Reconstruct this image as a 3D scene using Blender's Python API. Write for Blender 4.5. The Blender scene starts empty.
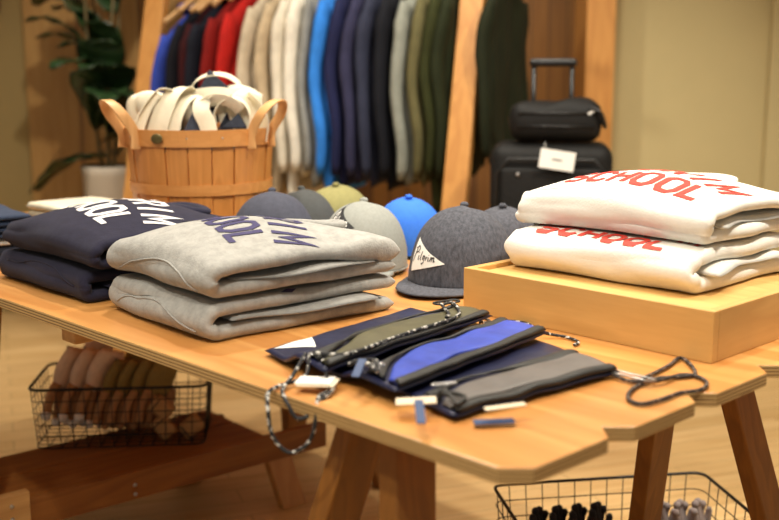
import bpy, bmesh, math, random, bisect
from mathutils import Vector, Matrix, noise
random.seed(7)
PI = math.pi
SC = bpy.context.scene
COL = SC.collection
R = math.radians

# ------------------------------------------------------------------ materials
def nmat(name, base, rough=0.8, var=0.0, scale=40.0, stretch=(1, 1, 1), dark=None, bump=0.0, bscale=200.0,
         metal=0.0, sheen=0.0, coat=0.0, spec=0.5, trans=0.0):
    m = bpy.data.materials.new(name); m.use_nodes = True
    nt = m.node_tree; N = nt.nodes; L = nt.links
    b = N['Principled BSDF']
    b.inputs['Roughness'].default_value = rough
    b.inputs['Metallic'].default_value = metal
    b.inputs['Specular IOR Level'].default_value = spec
    b.inputs['Coat Weight'].default_value = coat
    if sheen:
        b.inputs['Sheen Weight'].default_value = sheen
        b.inputs['Sheen Roughness'].default_value = 0.5
    b.inputs['Base Color'].default_value = (*base, 1)
    tc = N.new('ShaderNodeTexCoord')
    mp = N.new('ShaderNodeMapping'); mp.inputs['Scale'].default_value = stretch
    L.new(tc.outputs['Object'], mp.inputs['Vector'])
    if dark is not None or var:
        d = dark if dark is not None else tuple(c * (1 - var) for c in base)
        n = N.new('ShaderNodeTexNoise'); n.inputs['Scale'].default_value = scale
        n.inputs['Detail'].default_value = 5; n.inputs['Roughness'].default_value = 0.65
        L.new(mp.outputs[0], n.inputs['Vector'])
        r = N.new('ShaderNodeValToRGB')
        r.color_ramp.elements[0].position = 0.36; r.color_ramp.elements[0].color = (*d, 1)
        r.color_ramp.elements[1].position = 0.62; r.color_ramp.elements[1].color = (*base, 1)
        L.new(n.outputs['Fac'], r.inputs['Fac']); L.new(r.outputs['Color'], b.inputs['Base Color'])
    if bump:
        n2 = N.new('ShaderNodeTexNoise'); n2.inputs['Scale'].default_value = bscale
        n2.inputs['Detail'].default_value = 3
        L.new(mp.outputs[0], n2.inputs['Vector'])
        bp = N.new('ShaderNodeBump'); bp.inputs['Strength'].default_value = bump
        bp.inputs['Distance'].default_value = 0.002
        L.new(n2.outputs['Fac'], bp.inputs['Height']); L.new(bp.outputs[0], b.inputs['Normal'])
    return m

def wood(name, light, dark, axis='Y', scale=1.0, rough=0.45, knots=False, coat=0.1, ring=9.0):
    """long grain along the given object axis"""
    m = bpy.data.materials.new(name); m.use_nodes = True
    nt = m.node_tree; N = nt.nodes; L = nt.links; b = N['Principled BSDF']
    b.inputs['Roughness'].default_value = rough; b.inputs['Coat Weight'].default_value = coat
    b.inputs['Coat Roughness'].default_value = 0.4
    tc = N.new('ShaderNodeTexCoord'); mp = N.new('ShaderNodeMapping')
    st = {'X': (.10, 1, 1), 'Y': (1, .10, 1), 'Z': (1, 1, .10)}[axis]
    mp.inputs['Scale'].default_value = [v * scale for v in st]
    L.new(tc.outputs['Object'], mp.inputs['Vector'])
    n1 = N.new('ShaderNodeTexNoise'); n1.inputs['Scale'].default_value = 5.0; n1.inputs['Detail'].default_value = 2
    n1.inputs['Distortion'].default_value = 0.3
    L.new(mp.outputs[0], n1.inputs['Vector'])
    mul = N.new('ShaderNodeMath'); mul.operation = 'MULTIPLY'; mul.inputs[1].default_value = ring
    L.new(n1.outputs['Fac'], mul.inputs[0])
    fr = N.new('ShaderNodeMath'); fr.operation = 'FRACT'; L.new(mul.outputs[0], fr.inputs[0])
    rp = N.new('ShaderNodeValToRGB')
    e = rp.color_ramp.elements
    e[0].position = 0; e[0].color = (*light, 1); e[1].position = 1; e[1].color = (*light, 1)
    k = rp.color_ramp.elements.new(.8); k.color = tuple(light[i] * .35 + dark[i] * .65 for i in range(3)) + (1,)
    L.new(fr.outputs[0], rp.inputs['Fac'])
    n2 = N.new('ShaderNodeTexNoise'); n2.inputs['Scale'].default_value = 60; n2.inputs['Detail'].default_value = 4
    L.new(mp.outputs[0], n2.inputs['Vector'])
    mx = N.new('ShaderNodeMix'); mx.data_type = 'RGBA'
    L.new(n2.outputs['Fac'], mx.inputs[0])
    mx.inputs[7].default_value = (*dark, 1); L.new(rp.outputs['Color'], mx.inputs[6])
    mr = N.new('ShaderNodeMapRange'); mr.inputs[1].default_value = .2; mr.inputs[2].default_value = .8
    mr.inputs[3].default_value = 0; mr.inputs[4].default_value = .6
    L.new(n2.outputs['Fac'], mr.inputs[0]); L.new(mr.outputs[0], mx.inputs[0])
    out = mx.outputs[2]
    if knots:
        vo = N.new('ShaderNodeTexVoronoi'); vo.inputs['Scale'].default_value = 3.1
        mp2 = N.new('ShaderNodeMapping'); mp2.inputs['Scale'].default_value = (1.6, .9, .01)
        L.new(tc.outputs['Object'], mp2.inputs['Vector']); L.new(mp2.outputs[0], vo.inputs['Vector'])
        mr2 = N.new('ShaderNodeMapRange'); mr2.inputs[1].default_value = .02; mr2.inputs[2].default_value = .075
        mr2.inputs[3].default_value = .8; mr2.inputs[4].default_value = 0
        L.new(vo.outputs['Distance'], mr2.inputs[0])
        m2 = N.new('ShaderNodeMix'); m2.data_type = 'RGBA'
        L.new(mr2.outputs[0], m2.inputs[0]); L.new(out, m2.inputs[6])
        m2.inputs[7].default_value = (dark[0] * .55, dark[1] * .45, dark[2] * .4, 1)
        out = m2.outputs[2]
    L.new(out, b.inputs['Base Color'])
    return m

def ply_edge():
    m = bpy.data.materials.new('plywood_edge'); m.use_nodes = True
    nt = m.node_tree; N = nt.nodes; L = nt.links; b = N['Principled BSDF']; b.inputs['Roughness'].default_value = .7
    tc = N.new('ShaderNodeTexCoord'); sp = N.new('ShaderNodeSeparateXYZ'); L.new(tc.outputs['Object'], sp.inputs[0])
    ml = N.new('ShaderNodeMath'); ml.operation = 'MULTIPLY'; ml.inputs[1].default_value = 1 / .0052
    L.new(sp.outputs['Z'], ml.inputs[0])
    n = N.new('ShaderNodeTexNoise'); n.inputs['Scale'].default_value = 14; n.inputs['Detail'].default_value = 3
    L.new(tc.outputs['Object'], n.inputs['Vector'])
    ad = N.new('ShaderNodeMath'); ad.operation = 'MULTIPLY_ADD'; ad.inputs[1].default_value = .35
    L.new(n.outputs['Fac'], ad.inputs[0]); L.new(ml.outputs[0], ad.inputs[2])
    fr = N.new('ShaderNodeMath'); fr.operation = 'FRACT'; L.new(ad.outputs[0], fr.inputs[0])
    rp = N.new('ShaderNodeValToRGB'); rp.color_ramp.interpolation = 'LINEAR'
    e = rp.color_ramp.elements
    e[0].position = 0; e[0].color = (.52, .33, .12, 1); e[1].position = 1; e[1].color = (.52, .33, .12, 1)
    a = e.new(.45); a.color = (.62, .42, .18, 1); c = e.new(.58); c.color = (.16, .08, .025, 1); d = e.new(.82); d.color = (.22, .12, .04, 1)
    L.new(fr.outputs[0], rp.inputs['Fac'])
    n2 = N.new('ShaderNodeTexNoise'); n2.inputs['Scale'].default_value = 9; n2.inputs['Detail'].default_value = 2
    mp = N.new('ShaderNodeMapping'); mp.inputs['Scale'].default_value = (1, 1, 30)
    L.new(tc.outputs['Object'], mp.inputs[0]); L.new(mp.outputs[0], n2.inputs['Vector'])
    mr = N.new('ShaderNodeMapRange'); mr.inputs[1].default_value = .66; mr.inputs[2].default_value = .7; mr.inputs[4].default_value = .7
    L.new(n2.outputs['Fac'], mr.inputs[0])
    mx = N.new('ShaderNodeMix'); mx.data_type = 'RGBA'; L.new(mr.outputs[0], mx.inputs[0]); L.new(rp.outputs[0], mx.inputs[6])
    mx.inputs[7].default_value = (.07, .035, .012, 1)
    L.new(mx.outputs[2], b.inputs['Base Color'])
    return m

def floor_mat():
    m = bpy.data.materials.new('maple_floor'); m.use_nodes = True
    nt = m.node_tree; N = nt.nodes; L = nt.links; b = N['Principled BSDF']; b.inputs['Roughness'].default_value = .38
    tc = N.new('ShaderNodeTexCoord'); mp = N.new('ShaderNodeMapping'); mp.inputs['Rotation'].default_value = (0, 0, R(-20))
    L.new(tc.outputs['Object'], mp.inputs[0])
    br = N.new('ShaderNodeTexBrick'); br.inputs['Scale'].default_value = 1
    br.inputs['Brick Width'].default_value = .9; br.inputs['Row Height'].default_value = .09
    br.inputs['Mortar Size'].default_value = .0012; br.offset = .37
    br.inputs['Color1'].default_value = (.74, .50, .235, 1); br.inputs['Color2'].default_value = (.62, .40, .17, 1)
    br.inputs['Mortar'].default_value = (.30, .18, .07, 1)
    L.new(mp.outputs[0], br.inputs['Vector'])
    mp2 = N.new('ShaderNodeMapping'); mp2.inputs['Scale'].default_value = (1.2, 12, 1); L.new(mp.outputs[0], mp2.inputs[0])
    n = N.new('ShaderNodeTexNoise'); n.inputs['Scale'].default_value = 3; n.inputs['Detail'].default_value = 5
    L.new(mp2.outputs[0], n.inputs['Vector'])
    mx = N.new('ShaderNodeMix'); mx.data_type = 'RGBA'; mx.blend_type = 'MULTIPLY'
    mr = N.new('ShaderNodeMapRange'); mr.inputs[1].default_value = .4; mr.inputs[2].default_value = .7; mr.inputs[4].default_value = .5
    L.new(n.outputs['Fac'], mr.inputs[0]); L.new(mr.outputs[0], mx.inputs[0])
    L.new(br.outputs['Color'], mx.inputs[6]); mx.inputs[7].default_value = (.75, .6, .42, 1)
    L.new(mx.outputs[2], b.inputs['Base Color'])
    return m

def plank_wall(name, c1, c2, mortar, w, rough=.5):
    """vertical boards on a wall that faces -Y"""
    m = bpy.data.materials.new(name); m.use_nodes = True
    nt = m.node_tree; N = nt.nodes; L = nt.links; b = N['Principled BSDF']; b.inputs['Roughness'].default_value = rough
    tc = N.new('ShaderNodeTexCoord'); sp = N.new('ShaderNodeSeparateXYZ'); L.new(tc.outputs['Object'], sp.inputs[0])
    cb = N.new('ShaderNodeCombineXYZ'); L.new(sp.outputs['Z'], cb.inputs[0]); L.new(sp.outputs['X'], cb.inputs[1])
    br = N.new('ShaderNodeTexBrick'); br.inputs['Scale'].default_value = 1
    br.inputs['Brick Width'].default_value = 7; br.inputs['Row Height'].default_value = w
    br.inputs['Mortar Size'].default_value = w * .03
    br.inputs['Color1'].default_value = (*c1, 1); br.inputs['Color2'].default_value = (*c2, 1); br.inputs['Mortar'].default_value = (*mortar, 1)
    L.new(cb.outputs[0], br.inputs['Vector'])
    mp2 = N.new('ShaderNodeMapping'); mp2.inputs['Scale'].default_value = (1, 14, 1); L.new(cb.outputs[0], mp2.inputs[0])
    n = N.new('ShaderNodeTexNoise'); n.inputs['Scale'].default_value = 3; n.inputs['Detail'].default_value = 4
    L.new(mp2.outputs[0], n.inputs['Vector'])
    mx = N.new('ShaderNodeMix'); mx.data_type = 'RGBA'; mx.blend_type = 'MULTIPLY'
    mr = N.new('ShaderNodeMapRange'); mr.inputs[1].default_value = .4; mr.inputs[2].default_value = .7; mr.inputs[4].default_value = .6
    L.new(n.outputs['Fac'], mr.inputs[0]); L.new(mr.outputs[0], mx.inputs[0])
    L.new(br.outputs['Color'], mx.inputs[6]); mx.inputs[7].default_value = (.7, .55, .4, 1)
    L.new(mx.outputs[2], b.inputs['Base Color'])
    return m

def stripe_cord(name, a, c, scale):
    """flecked accessory cord"""
    m = bpy.data.materials.new(name); m.use_nodes = True
    nt = m.node_tree; N = nt.nodes; L = nt.links; b = N['Principled BSDF']; b.inputs['Roughness'].default_value = .7
    tc = N.new('ShaderNodeTexCoord')
    v = N.new('ShaderNodeTexVoronoi'); v.inputs['Scale'].default_value = scale; L.new(tc.outputs['Object'], v.inputs['Vector'])
    sp = N.new('ShaderNodeSeparateColor'); L.new(v.outputs['Color'], sp.inputs[0])
    rp = N.new('ShaderNodeValToRGB'); rp.color_ramp.interpolation = 'CONSTANT'
    rp.color_ramp.elements[0].color = (*a, 1); rp.color_ramp.elements[1].position = .74; rp.color_ramp.elements[1].color = (*c, 1)
    L.new(sp.outputs[0], rp.inputs[0]); L.new(rp.outputs[0], b.inputs['Base Color'])
    return m

M = {}
M['ply'] = wood('plywood_face', (.78, .41, .13), (.50, .18, .03), 'Y', 1.0, .34, True, .25, 8)
M['edge'] = ply_edge()
M['oak'] = wood('oak_box', (.72, .44, .15), (.56, .31, .09), 'Y', 2.0, .5, False, .0, 7)
M['oakx'] = wood('oak_box_end', (.68, .41, .14), (.52, .28, .08), 'X', 2.0, .5, False, .0, 7)
M['leg'] = wood('stained_leg', (.30, .115, .012), (.17, .06, .005), 'Z', 2.0, .65, False, 0)
M['bench'] = wood('bench_wood', (.33, .125, .020), (.19, .06, .008), 'X', 1.4, .6, False, 0)
M['beam'] = wood('beam_wood', (.66, .38, .14), (.42, .21, .06), 'X', 2.0, .6)
M['post'] = wood('rack_post', (.56, .27, .065), (.40, .16, .03), 'Z', 1.6, .5)
M['hoop'] = wood('basket_hoop', (.74, .34, .10), (.58, .235, .055), 'X', 2.0, .45, False, .2)
M['stave'] = wood('basket_stave', (.70, .30, .075), (.52, .20, .04), 'Z', 2.5, .45, False, .2)
M['handle'] = wood('bent_handle', (.85, .48, .20), (.66, .33, .11), 'Z', 2, .45)
M['floor'] = floor_mat()
M['panel'] = plank_wall('light_board_wall', (.46, .28, .095), (.38, .215, .065), (.2, .1, .03), .28)
M['slat'] = plank_wall('brown_slat_wall', (.30, .13, .022), (.12, .045, .008), (.04, .015, .004), .085)
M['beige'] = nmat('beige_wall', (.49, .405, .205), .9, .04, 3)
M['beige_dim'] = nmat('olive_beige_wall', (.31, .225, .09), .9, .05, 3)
M['ceil'] = nmat('ceiling_paint', (.8, .77, .7), .9)
M['grey'] = nmat('heather_grey', (.42, .415, .39), .95, .22, 55, bump=.5, bscale=260, sheen=.08)
M['greyd'] = nmat('heather_grey_rib', (.39, .385, .365), .95, .2, 60, bump=.6, bscale=260, sheen=.08)
M['navy'] = nmat('navy_fleece', (.024, .023, .045), .95, .2, 60, bump=.3, bscale=300, sheen=.06, spec=.2)
M['white'] = nmat('white_fleece', (.80, .775, .71), .95, .05, 40, bump=.35, bscale=260, sheen=.05)
M['ink_navy'] = nmat('navy_print', (.045, .038, .12), .8)
M['ink_white'] = nmat('white_print', (.88, .86, .86), .8)
M['ink_red'] = nmat('red_print', (.60, .045, .028), .8, .15, 120)
M['denim'] = nmat('charcoal_denim', (.095, .098, .12), .95, .5, 180, (1, 1, .35), bump=.4, bscale=500)
M['hatgrey'] = nmat('grey_wool', (.30, .31, .285), .95, .12, 150, bump=.3, bscale=500)
M['hatblue'] = nmat('bright_blue_cotton', (.03, .17, .72), .85, .1, 100)
M['hatolive'] = nmat('olive_cotton', (.27, .25, .095), .9, .12, 100)
M['hatchar'] = nmat('dark_grey_cotton', (.062, .066, .066), .9, .15, 120)
M['hatnavy'] = nmat('slate_navy_cotton', (.058, .062, .09), .9, .2, 100)
M['patch'] = nmat('white_felt', (.9, .89, .85), .9)
M['black'] = nmat('black_ink', (.012, .012, .014), .7)
M['wire'] = nmat('black_wire', (.012, .011, .010), .4, metal=.3)
M['steel'] = nmat('steel', (.6, .6, .6), .3, metal=1)
M['nylon'] = nmat('navy_nylon', (.014, .018, .058), .36, .35, 14, bump=.5, bscale=30)
M['nyolive'] = nmat('olive_nylon', (.105, .095, .045), .5, .3, 20, bump=.4, bscale=40)
M['nyblue'] = nmat('cobalt_nylon', (.045, .085, .50), .42, .25, 20, bump=.4, bscale=40)
M['nygrey'] = nmat('grey_nylon', (.145, .13, .12), .5, .2, 20, bump=.4, bscale=40)
M['zip'] = nmat('black_binding', (.018, .018, .016), .55)
M['cord'] = stripe_cord('flecked_cord', (.015, .015, .017), (.62, .60, .55), 210)
M['cord2'] = stripe_cord('brown_cord', (.03, .022, .018), (.20, .14, .10), 230)
M['card'] = nmat('hang_tag_card', (.78, .66, .48), .8)
M['cardw'] = nmat('white_tag_card', (.85, .83, .78), .7)
M['bluetag'] = nmat('blue_tag_ribbon', (.03, .065, .17), .6)
M['cream'] = nmat('cream_webbing', (.87, .80, .62), .9, .06, 60, bump=.3, bscale=400)
M['dk_denim'] = nmat('raw_denim', (.045, .055, .085), .9, .4, 160, bump=.3, bscale=400)
M['emblem'] = nmat('brass_green_plate', (.17, .13, .045), .45, .3, 60, metal=.5)
M['gpale'] = nmat('pale_glove_knit', (.85, .64, .48), .95, .15, 60, bump=.5, bscale=200)
M['golive'] = nmat('olive_glove_knit', (.30, .21, .06), .95, .2, 60, bump=.5, bscale=200)
M['gbrown'] = nmat('brown_glove_palm', (.46, .23, .09), .7, .15, 60)
M['gtip'] = nmat('white_fingertip', (.85, .78, .70), .9)
M['gblack'] = nmat('black_glove_knit', (.015, .014, .017), .9)
M['ggrey'] = nmat('mauve_grey_glove_knit', (.38, .32, .31), .95, .2, 80)
M['kraft'] = nmat('kraft_paper', (.50, .27, .10), .8)
M['leaf'] = nmat('dark_leaf', (.022, .055, .016), .35, .5, 12, coat=.2)
M['stem'] = nmat('plant_stem', (.16, .12, .05), .7)
M['pot'] = nmat('pale_planter', (.50, .43, .34), .6)
M['soil'] = nmat('potting_soil', (.05, .03, .018), .95)
M['bag'] = nmat('black_ballistic_nylon', (.010, .0095, .009), .6, .3, 60, bump=.6, bscale=70, spec=.25)
M['bag2'] = nmat('black_trim', (.008, .008, .008), .35)
M['redobj'] = nmat('dark_red_felt', (.18, .015, .01), .8)
M['hangwood'] = nmat('hanger_wood', (.55, .32, .13), .5)

# ------------------------------------------------------------------ geometry helpers
def link(o, parent=None, loc=None, rot=None):
    COL.objects.link(o)
    if parent is not None: o.parent = parent
    if loc is not None: o.location = loc
    if rot is not None: o.rotation_euler = rot
    return o

class MB:
    def __init__(s): s.v = []; s.f = []; s.mi = []
    def add(s, vs, fs, mi=0):
        o = len(s.v); s.v += [tuple(v) for v in vs]
        s.f += [tuple(i + o for i in f) for f in fs]; s.mi += [mi] * len(fs); return s
    def box(s, c, d, rot=None, mi=0):
        hx, hy, hz = d[0] / 2, d[1] / 2, d[2] / 2
        vs = [Vector((x, y, z)) for x in (-hx, hx) for y in (-hy, hy) for z in (-hz, hz)]
        if rot is not None: vs = [rot @ v for v in vs]
        c = Vector(c)
        return s.add([v + c for v in vs], [(0, 1, 3, 2), (4, 6, 7, 5), (0, 4, 5, 1), (2, 3, 7, 6), (0, 2, 6, 4), (1, 5, 7, 3)], mi)
    def tube(s, pts, r, n=8, closed=False, caps=True, mi=0, flat=1.0):
        pts = [Vector(p) for p in pts]; m = len(pts)
        rr = r if callable(r) else (lambda t: r)
        t0 = (pts[1] - pts[0]).normalized()
        up = Vector((0, 0, 1)) if abs(t0.z) < .9 else Vector((1, 0, 0))
        u = t0.cross(up).normalized(); vs = []
        for i, p in enumerate(pts):
            a = pts[(i + 1) % m] if (closed or i < m - 1) else pts[i]
            b = pts[i - 1] if (closed or i > 0) else pts[i]
            t = (a - b).normalized()
            u = (u - t * u.dot(t))
            u = u.normalized() if u.length > 1e-6 else t.orthogonal().normalized()
            w = t.cross(u); q = rr(i / max(1, m - 1))
            for k in range(n):
                an = 2 * PI * k / n
                vs.append(p + u * math.cos(an) * q + w * math.sin(an) * q * flat)
        fs = []
        for i in range(m if closed else m - 1):
            j = (i + 1) % m
            for k in range(n):
                l = (k + 1) % n; fs.append((i * n + k, i * n + l, j * n + l, j * n + k))
        if caps and not closed:
            fs.append(tuple(range(n))[::-1]); fs.append(tuple((m - 1) * n + k for k in range(n)))
        return s.add(vs, fs, mi)
    def lathe(s, prof, n=32, c=(0, 0, 0), mi=0, cap=True):
        vs = []; fs = []; m = len(prof)
        for r_, z_ in prof:
            for k in range(n):
                a = 2 * PI * k / n; vs.append((c[0] + r_ * math.cos(a), c[1] + r_ * math.sin(a), c[2] + z_))
        for i in range(m - 1):
            for k in range(n):
                l = (k + 1) % n; fs.append((i * n + k, i * n + l, (i + 1) * n + l, (i + 1) * n + k))
        if cap:
            fs.append(tuple(range(n))[::-1]); fs.append(tuple((m - 1) * n + k for k in range(n)))
        return s.add(vs, fs, mi)
    def ribbon(s, pts, wdir, w, th=.002, mi=0):
        """flat strap; wdir gives the width direction at fraction t"""
        pts = [Vector(p) for p in pts]; m = len(pts); vs = []
        for i, p in enumerate(pts):
            a = pts[min(i + 1, m - 1)]; b = pts[max(i - 1, 0)]
            t = (a - b).normalized(); wd = Vector(wdir(i / (m - 1))) if callable(wdir) else Vector(wdir)
            wd = (wd - t * wd.dot(t)).normalized(); nn = t.cross(wd)
            for sx, sy in ((-1, -1), (1, -1), (1, 1), (-1, 1)): vs.append(p + wd * sx * w / 2 + nn * sy * th / 2)
        fs = []
        for i in range(m - 1):
            for k in range(4):
                l = (k + 1) % 4; fs.append((i * 4 + k, i * 4 + l, (i + 1) * 4 + l, (i + 1) * 4 + k))
        fs.append((3, 2, 1, 0)); fs.append(tuple((m - 1) * 4 + k for k in range(4)))
        return s.add(vs, fs, mi)
    def sheet(s, C, h, ns=24, nt=24, mi=0, ra=None, rb=None):
        """closed thick sheet; C(a,b)->centre, h(a,b)->half thickness, 0 at the border"""
        def nrm(a, b):
            e = 1e-3
            da = C(min(a + e, 1), b) - C(max(a - e, 0), b); db = C(a, min(b + e, 1)) - C(a, max(b - e, 0))
            n_ = da.cross(db)
            return n_.normalized() if n_.length > 1e-12 else Vector((0, 0, 1))
        vs = []; up = {}; dn = {}
        for i in range(ns + 1):
            for j in range(nt + 1):
                a = ra(i / ns) if ra else i / ns
                b = rb(j / nt) if rb else j / nt
                c = C(a, b); border = i in (0, ns) or j in (0, nt)
                if border:
                    up[i, j] = dn[i, j] = len(vs); vs.append(c)
                else:
                    nn = nrm(a, b); q = h(a, b)
                    up[i, j] = len(vs); vs.append(c + nn * q)
                    dn[i, j] = len(vs); vs.append(c - nn * q)
        fs = []
        for i in range(ns):
            for j in range(nt):
                fs.append((up[i, j], up[i + 1, j], up[i + 1, j + 1], up[i, j + 1]))
                fs.append((dn[i, j], dn[i, j + 1], dn[i + 1, j + 1], dn[i + 1, j]))
        s.add(vs, fs, mi)
        PA = [ra(i / ns) if ra else i / ns for i in range(ns + 1)]; PB = [rb(j / nt) if rb else j / nt for j in range(nt + 1)]
        def surf(a, b, off=0):
            i = max(0, min(ns - 1, bisect.bisect_right(PA, a) - 1)); j = max(0, min(nt - 1, bisect.bisect_right(PB, b) - 1))
            x = (a - PA[i]) / (PA[i + 1] - PA[i]); y = (b - PB[j]) / (PB[j + 1] - PB[j])
            p00, p10, p01, p11 = vs[up[i, j]], vs[up[i + 1, j]], vs[up[i, j + 1]], vs[up[i + 1, j + 1]]
            nn = (p10 - p00).cross(p01 - p00) + (p11 - p01).cross(p11 - p10); nn = nn.normalized() if nn.length > 1e-12 else nrm(a, b)
            if nn.dot(nrm(a, b)) < 0: nn = -nn
            return (p00 * (1 - x) + p10 * x) * (1 - y) + (p01 * (1 - x) + p11 * x) * y + nrm(a, b) * off
        return surf
    def build(s, name, mats, parent=None, smooth=True, loc=None, rot=None, bevel=0, seg=2, subsurf=0, solid=0, fixn=True):
        me = bpy.data.meshes.new(name); me.from_pydata(s.v, [], s.f); 
        if not isinstance(mats, (list, tuple)): mats = [mats]
        for m_ in mats: me.materials.append(m_)
        me.polygons.foreach_set('material_index', s.mi)
        if fixn:
            bm = bmesh.new(); bm.from_mesh(me); bmesh.ops.remove_doubles(bm, verts=bm.verts, dist=1e-6)
            bmesh.ops.recalc_face_normals(bm, faces=bm.faces); bm.to_mesh(me); bm.free()
        me.polygons.foreach_set('use_smooth', [bool(smooth)] * len(me.polygons)); me.update()
        o = bpy.data.objects.new(name, me); link(o, parent, loc, rot)
        if bevel:
            b = o.modifiers.new('bevel', 'BEVEL'); b.width = bevel; b.segments = seg; b.limit_method = 'ANGLE'; b.angle_limit = R(40)
        if solid:
            b = o.modifiers.new('solid', 'SOLIDIFY'); b.thickness = solid; b.offset = -1
        if subsurf:
            b = o.modifiers.new('sub', 'SUBSURF'); b.levels = subsurf; b.render_levels = subsurf
        return o

def thing(name, label, cat, loc=(0, 0, 0), rotz=0, group=None):
    o = bpy.data.objects.new(name, None); o.empty_display_size = .05
    link(o, None, loc, (0, 0, rotz)); o['label'] = label; o['category'] = cat
    if group: o['group'] = group
    return o
def tag(o, label, cat, group=None):
    o['label'] = label; o['category'] = cat
    if group: o['group'] = group
    return o
def struct(o): o['kind'] = 'structure'; return o
def dup(root, loc, rotz=0, label=None, group=None, mats=None, tilt=None, scale=None):
    r = root.copy(); COL.objects.link(r); r.location = loc
    r.rotation_euler = tilt if tilt is not None else (0, 0, rotz)
    if label: r['label'] = label
    if group: r['group'] = group
    if scale: r.scale = scale
    for ch in list(root.children):
        c = ch.copy(); COL.objects.link(c); c.parent = r
        for g in ch.children:
            d = g.copy(); COL.objects.link(d); d.parent = c
    return r
def edge(x, w):
    x = max(0., min(1., x / w)); return math.sqrt(max(0, 1 - (1 - x) ** 2))
def wr(x, y, z, sc, seed=0): return noise.noise(Vector((x * sc + seed * 3.7, y * sc + seed, z * sc)))

# ------------------------------------------------------------------ stroke lettering
OC = [(.25, 0), (.75, 0), (1, .22), (1, .78), (.75, 1), (.25, 1), (0, .78), (0, .22), (.25, 0)]
FONT = {
 'S': [[(1, .8), (.78, 1), (.22, 1), (0, .82), (0, .66), (.2, .53), (.8, .47), (1, .34), (1, .18), (.78, 0), (.22, 0), (0, .2)]],
 'C': [[(1, .76), (.75, 1), (.25, 1), (0, .78), (0, .22), (.25, 0), (.75, 0), (1, .24)]],
 'H': [[(0, 0), (0, 1)], [(1, 0), (1, 1)], [(0, .5), (1, .5)]],
 'O': [OC], 'L': [[(0, 1), (0, 0), (.95, 0)]],
 'P': [[(0, 0), (0, 1), (.75, 1), (1, .84), (1, .62), (.75, .46), (0, .46)]],
 'I': [[(.5, 0), (.5, 1)]],
 'G': [[(1, .78), (.75, 1), (.25, 1), (0, .78), (0, .22), (.25, 0), (.75, 0), (1, .2), (1, .48), (.6, .48)]],
 'R': [[(0, 0), (0, 1), (.75, 1), (1, .84), (1, .64), (.75, .5), (0, .5)], [(.55, .5), (1, 0)]],
 'M': [[(0, 0), (0, 1), (.5, .3), (1, 1), (1, 0)]],
 # brush script
 'p': [[(.12, -.25), (.30, .95)], [(.02, .80), (.45, 1.05), (.72, .86), (.62, .60), (.24, .48)]],
 'i': [[(.2, .5), (.25, .05), (.5, 0)], [(.2, .72), (.24, .80)]],
 'l': [[(.3, 1.0), (.15, .1), (.45, 0)]],
 'g': [[(.6, .5), (.2, .5), (.1, .15), (.4, .05), (.6, .5), (.5, -.25), (.15, -.45), (.0, -.3)]],
 'r': [[(.12, 0), (.2, .5), (.22, .3), (.6, .52)]],
 'm': [[(.05, 0), (.12, .5), (.3, .5), (.34, 0), (.42, .5), (.6, .5), (.66, 0), (.85, .05)]],
}
def stroke(mb, pts, w, fn, step=.004):
    P_ = [Vector((p[0], p[1])) for p in pts]
    closed = (P_[0] - P_[-1]).length < 1e-6
    n = len(P_); L_ = []; 
    for i in range(n):
        a = P_[i] - P_[i - 1] if i > 0 else (P_[0] - P_[-2] if closed else P_[1] - P_[0])
        b = P_[i + 1] - P_[i] if i < n - 1 else (P_[1] - P_[0] if closed else P_[-1] - P_[-2])
        a = a.normalized(); b = b.normalized(); t = (a + b).normalized() if (a + b).length > .2 else a
        nn = Vector((-t.y, t.x)); k = 1 / max(.45, nn.dot(Vector((-a.y, a.x))))
        L_.append(nn * k * w / 2)
    for i in range(n - 1):
        m_ = max(1, int((P_[i + 1] - P_[i]).length / step)); vs = []
        for j in range(m_ + 1):
            q = j / m_; c = P_[i].lerp(P_[i + 1], q); o = L_[i].lerp(L_[i + 1], q)
            for e in (-1, 0, 1): vs.append(fn(c.x + o.x * e, c.y + o.y * e))
        fs = []
        for j in range(m_):
            for e in (0, 1): fs.append((j * 3 + e, j * 3 + e + 1, j * 3 + e + 4, j * 3 + e + 3))
        mb.add(vs, fs)
def word(mb, text, fn, x0, y0, cw, ch, gap, sw, arc=0.0, slant=0.0):
    """writes text from (x0,y0); arc lowers the ends (radius-like bow)"""
    tot = len(text) * (cw + gap) - gap
    for i, c in enumerate(text):
        xx = x0 + i * (cw + gap)
        for st in FONT[c]:
            pts = []
            for (a, b) in st:
                X = xx + a * cw + slant * b * ch; q = (X - x0 - tot / 2) / (tot / 2)
                if arc:
                    qc = (xx + cw / 2 - x0 - tot / 2) / (tot / 2); an = -math.atan(2 * arc * qc / (tot / 2)) * .9
                    lx, ly = (a - .5) * cw, b * ch; cs, sn = math.cos(an), math.sin(an)
                    pts.append((xx + cw / 2 + lx * cs - ly * sn, y0 - arc * qc * qc + lx * sn + ly * cs)); continue
                pts.append((X, y0 + b * ch))
            stroke(mb, pts, sw, fn)

# ------------------------------------------------------------------ frames of the place
O0 = Vector((.137, 1.095)); CW, SW = math.cos(R(44.2)), math.sin(R(44.2)); ZT = .72
def T(u, v, z=0.0): return Vector((O0.x + u * CW - v * SW, O0.y + u * SW + v * CW, z))
RW = R(44.2)

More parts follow.
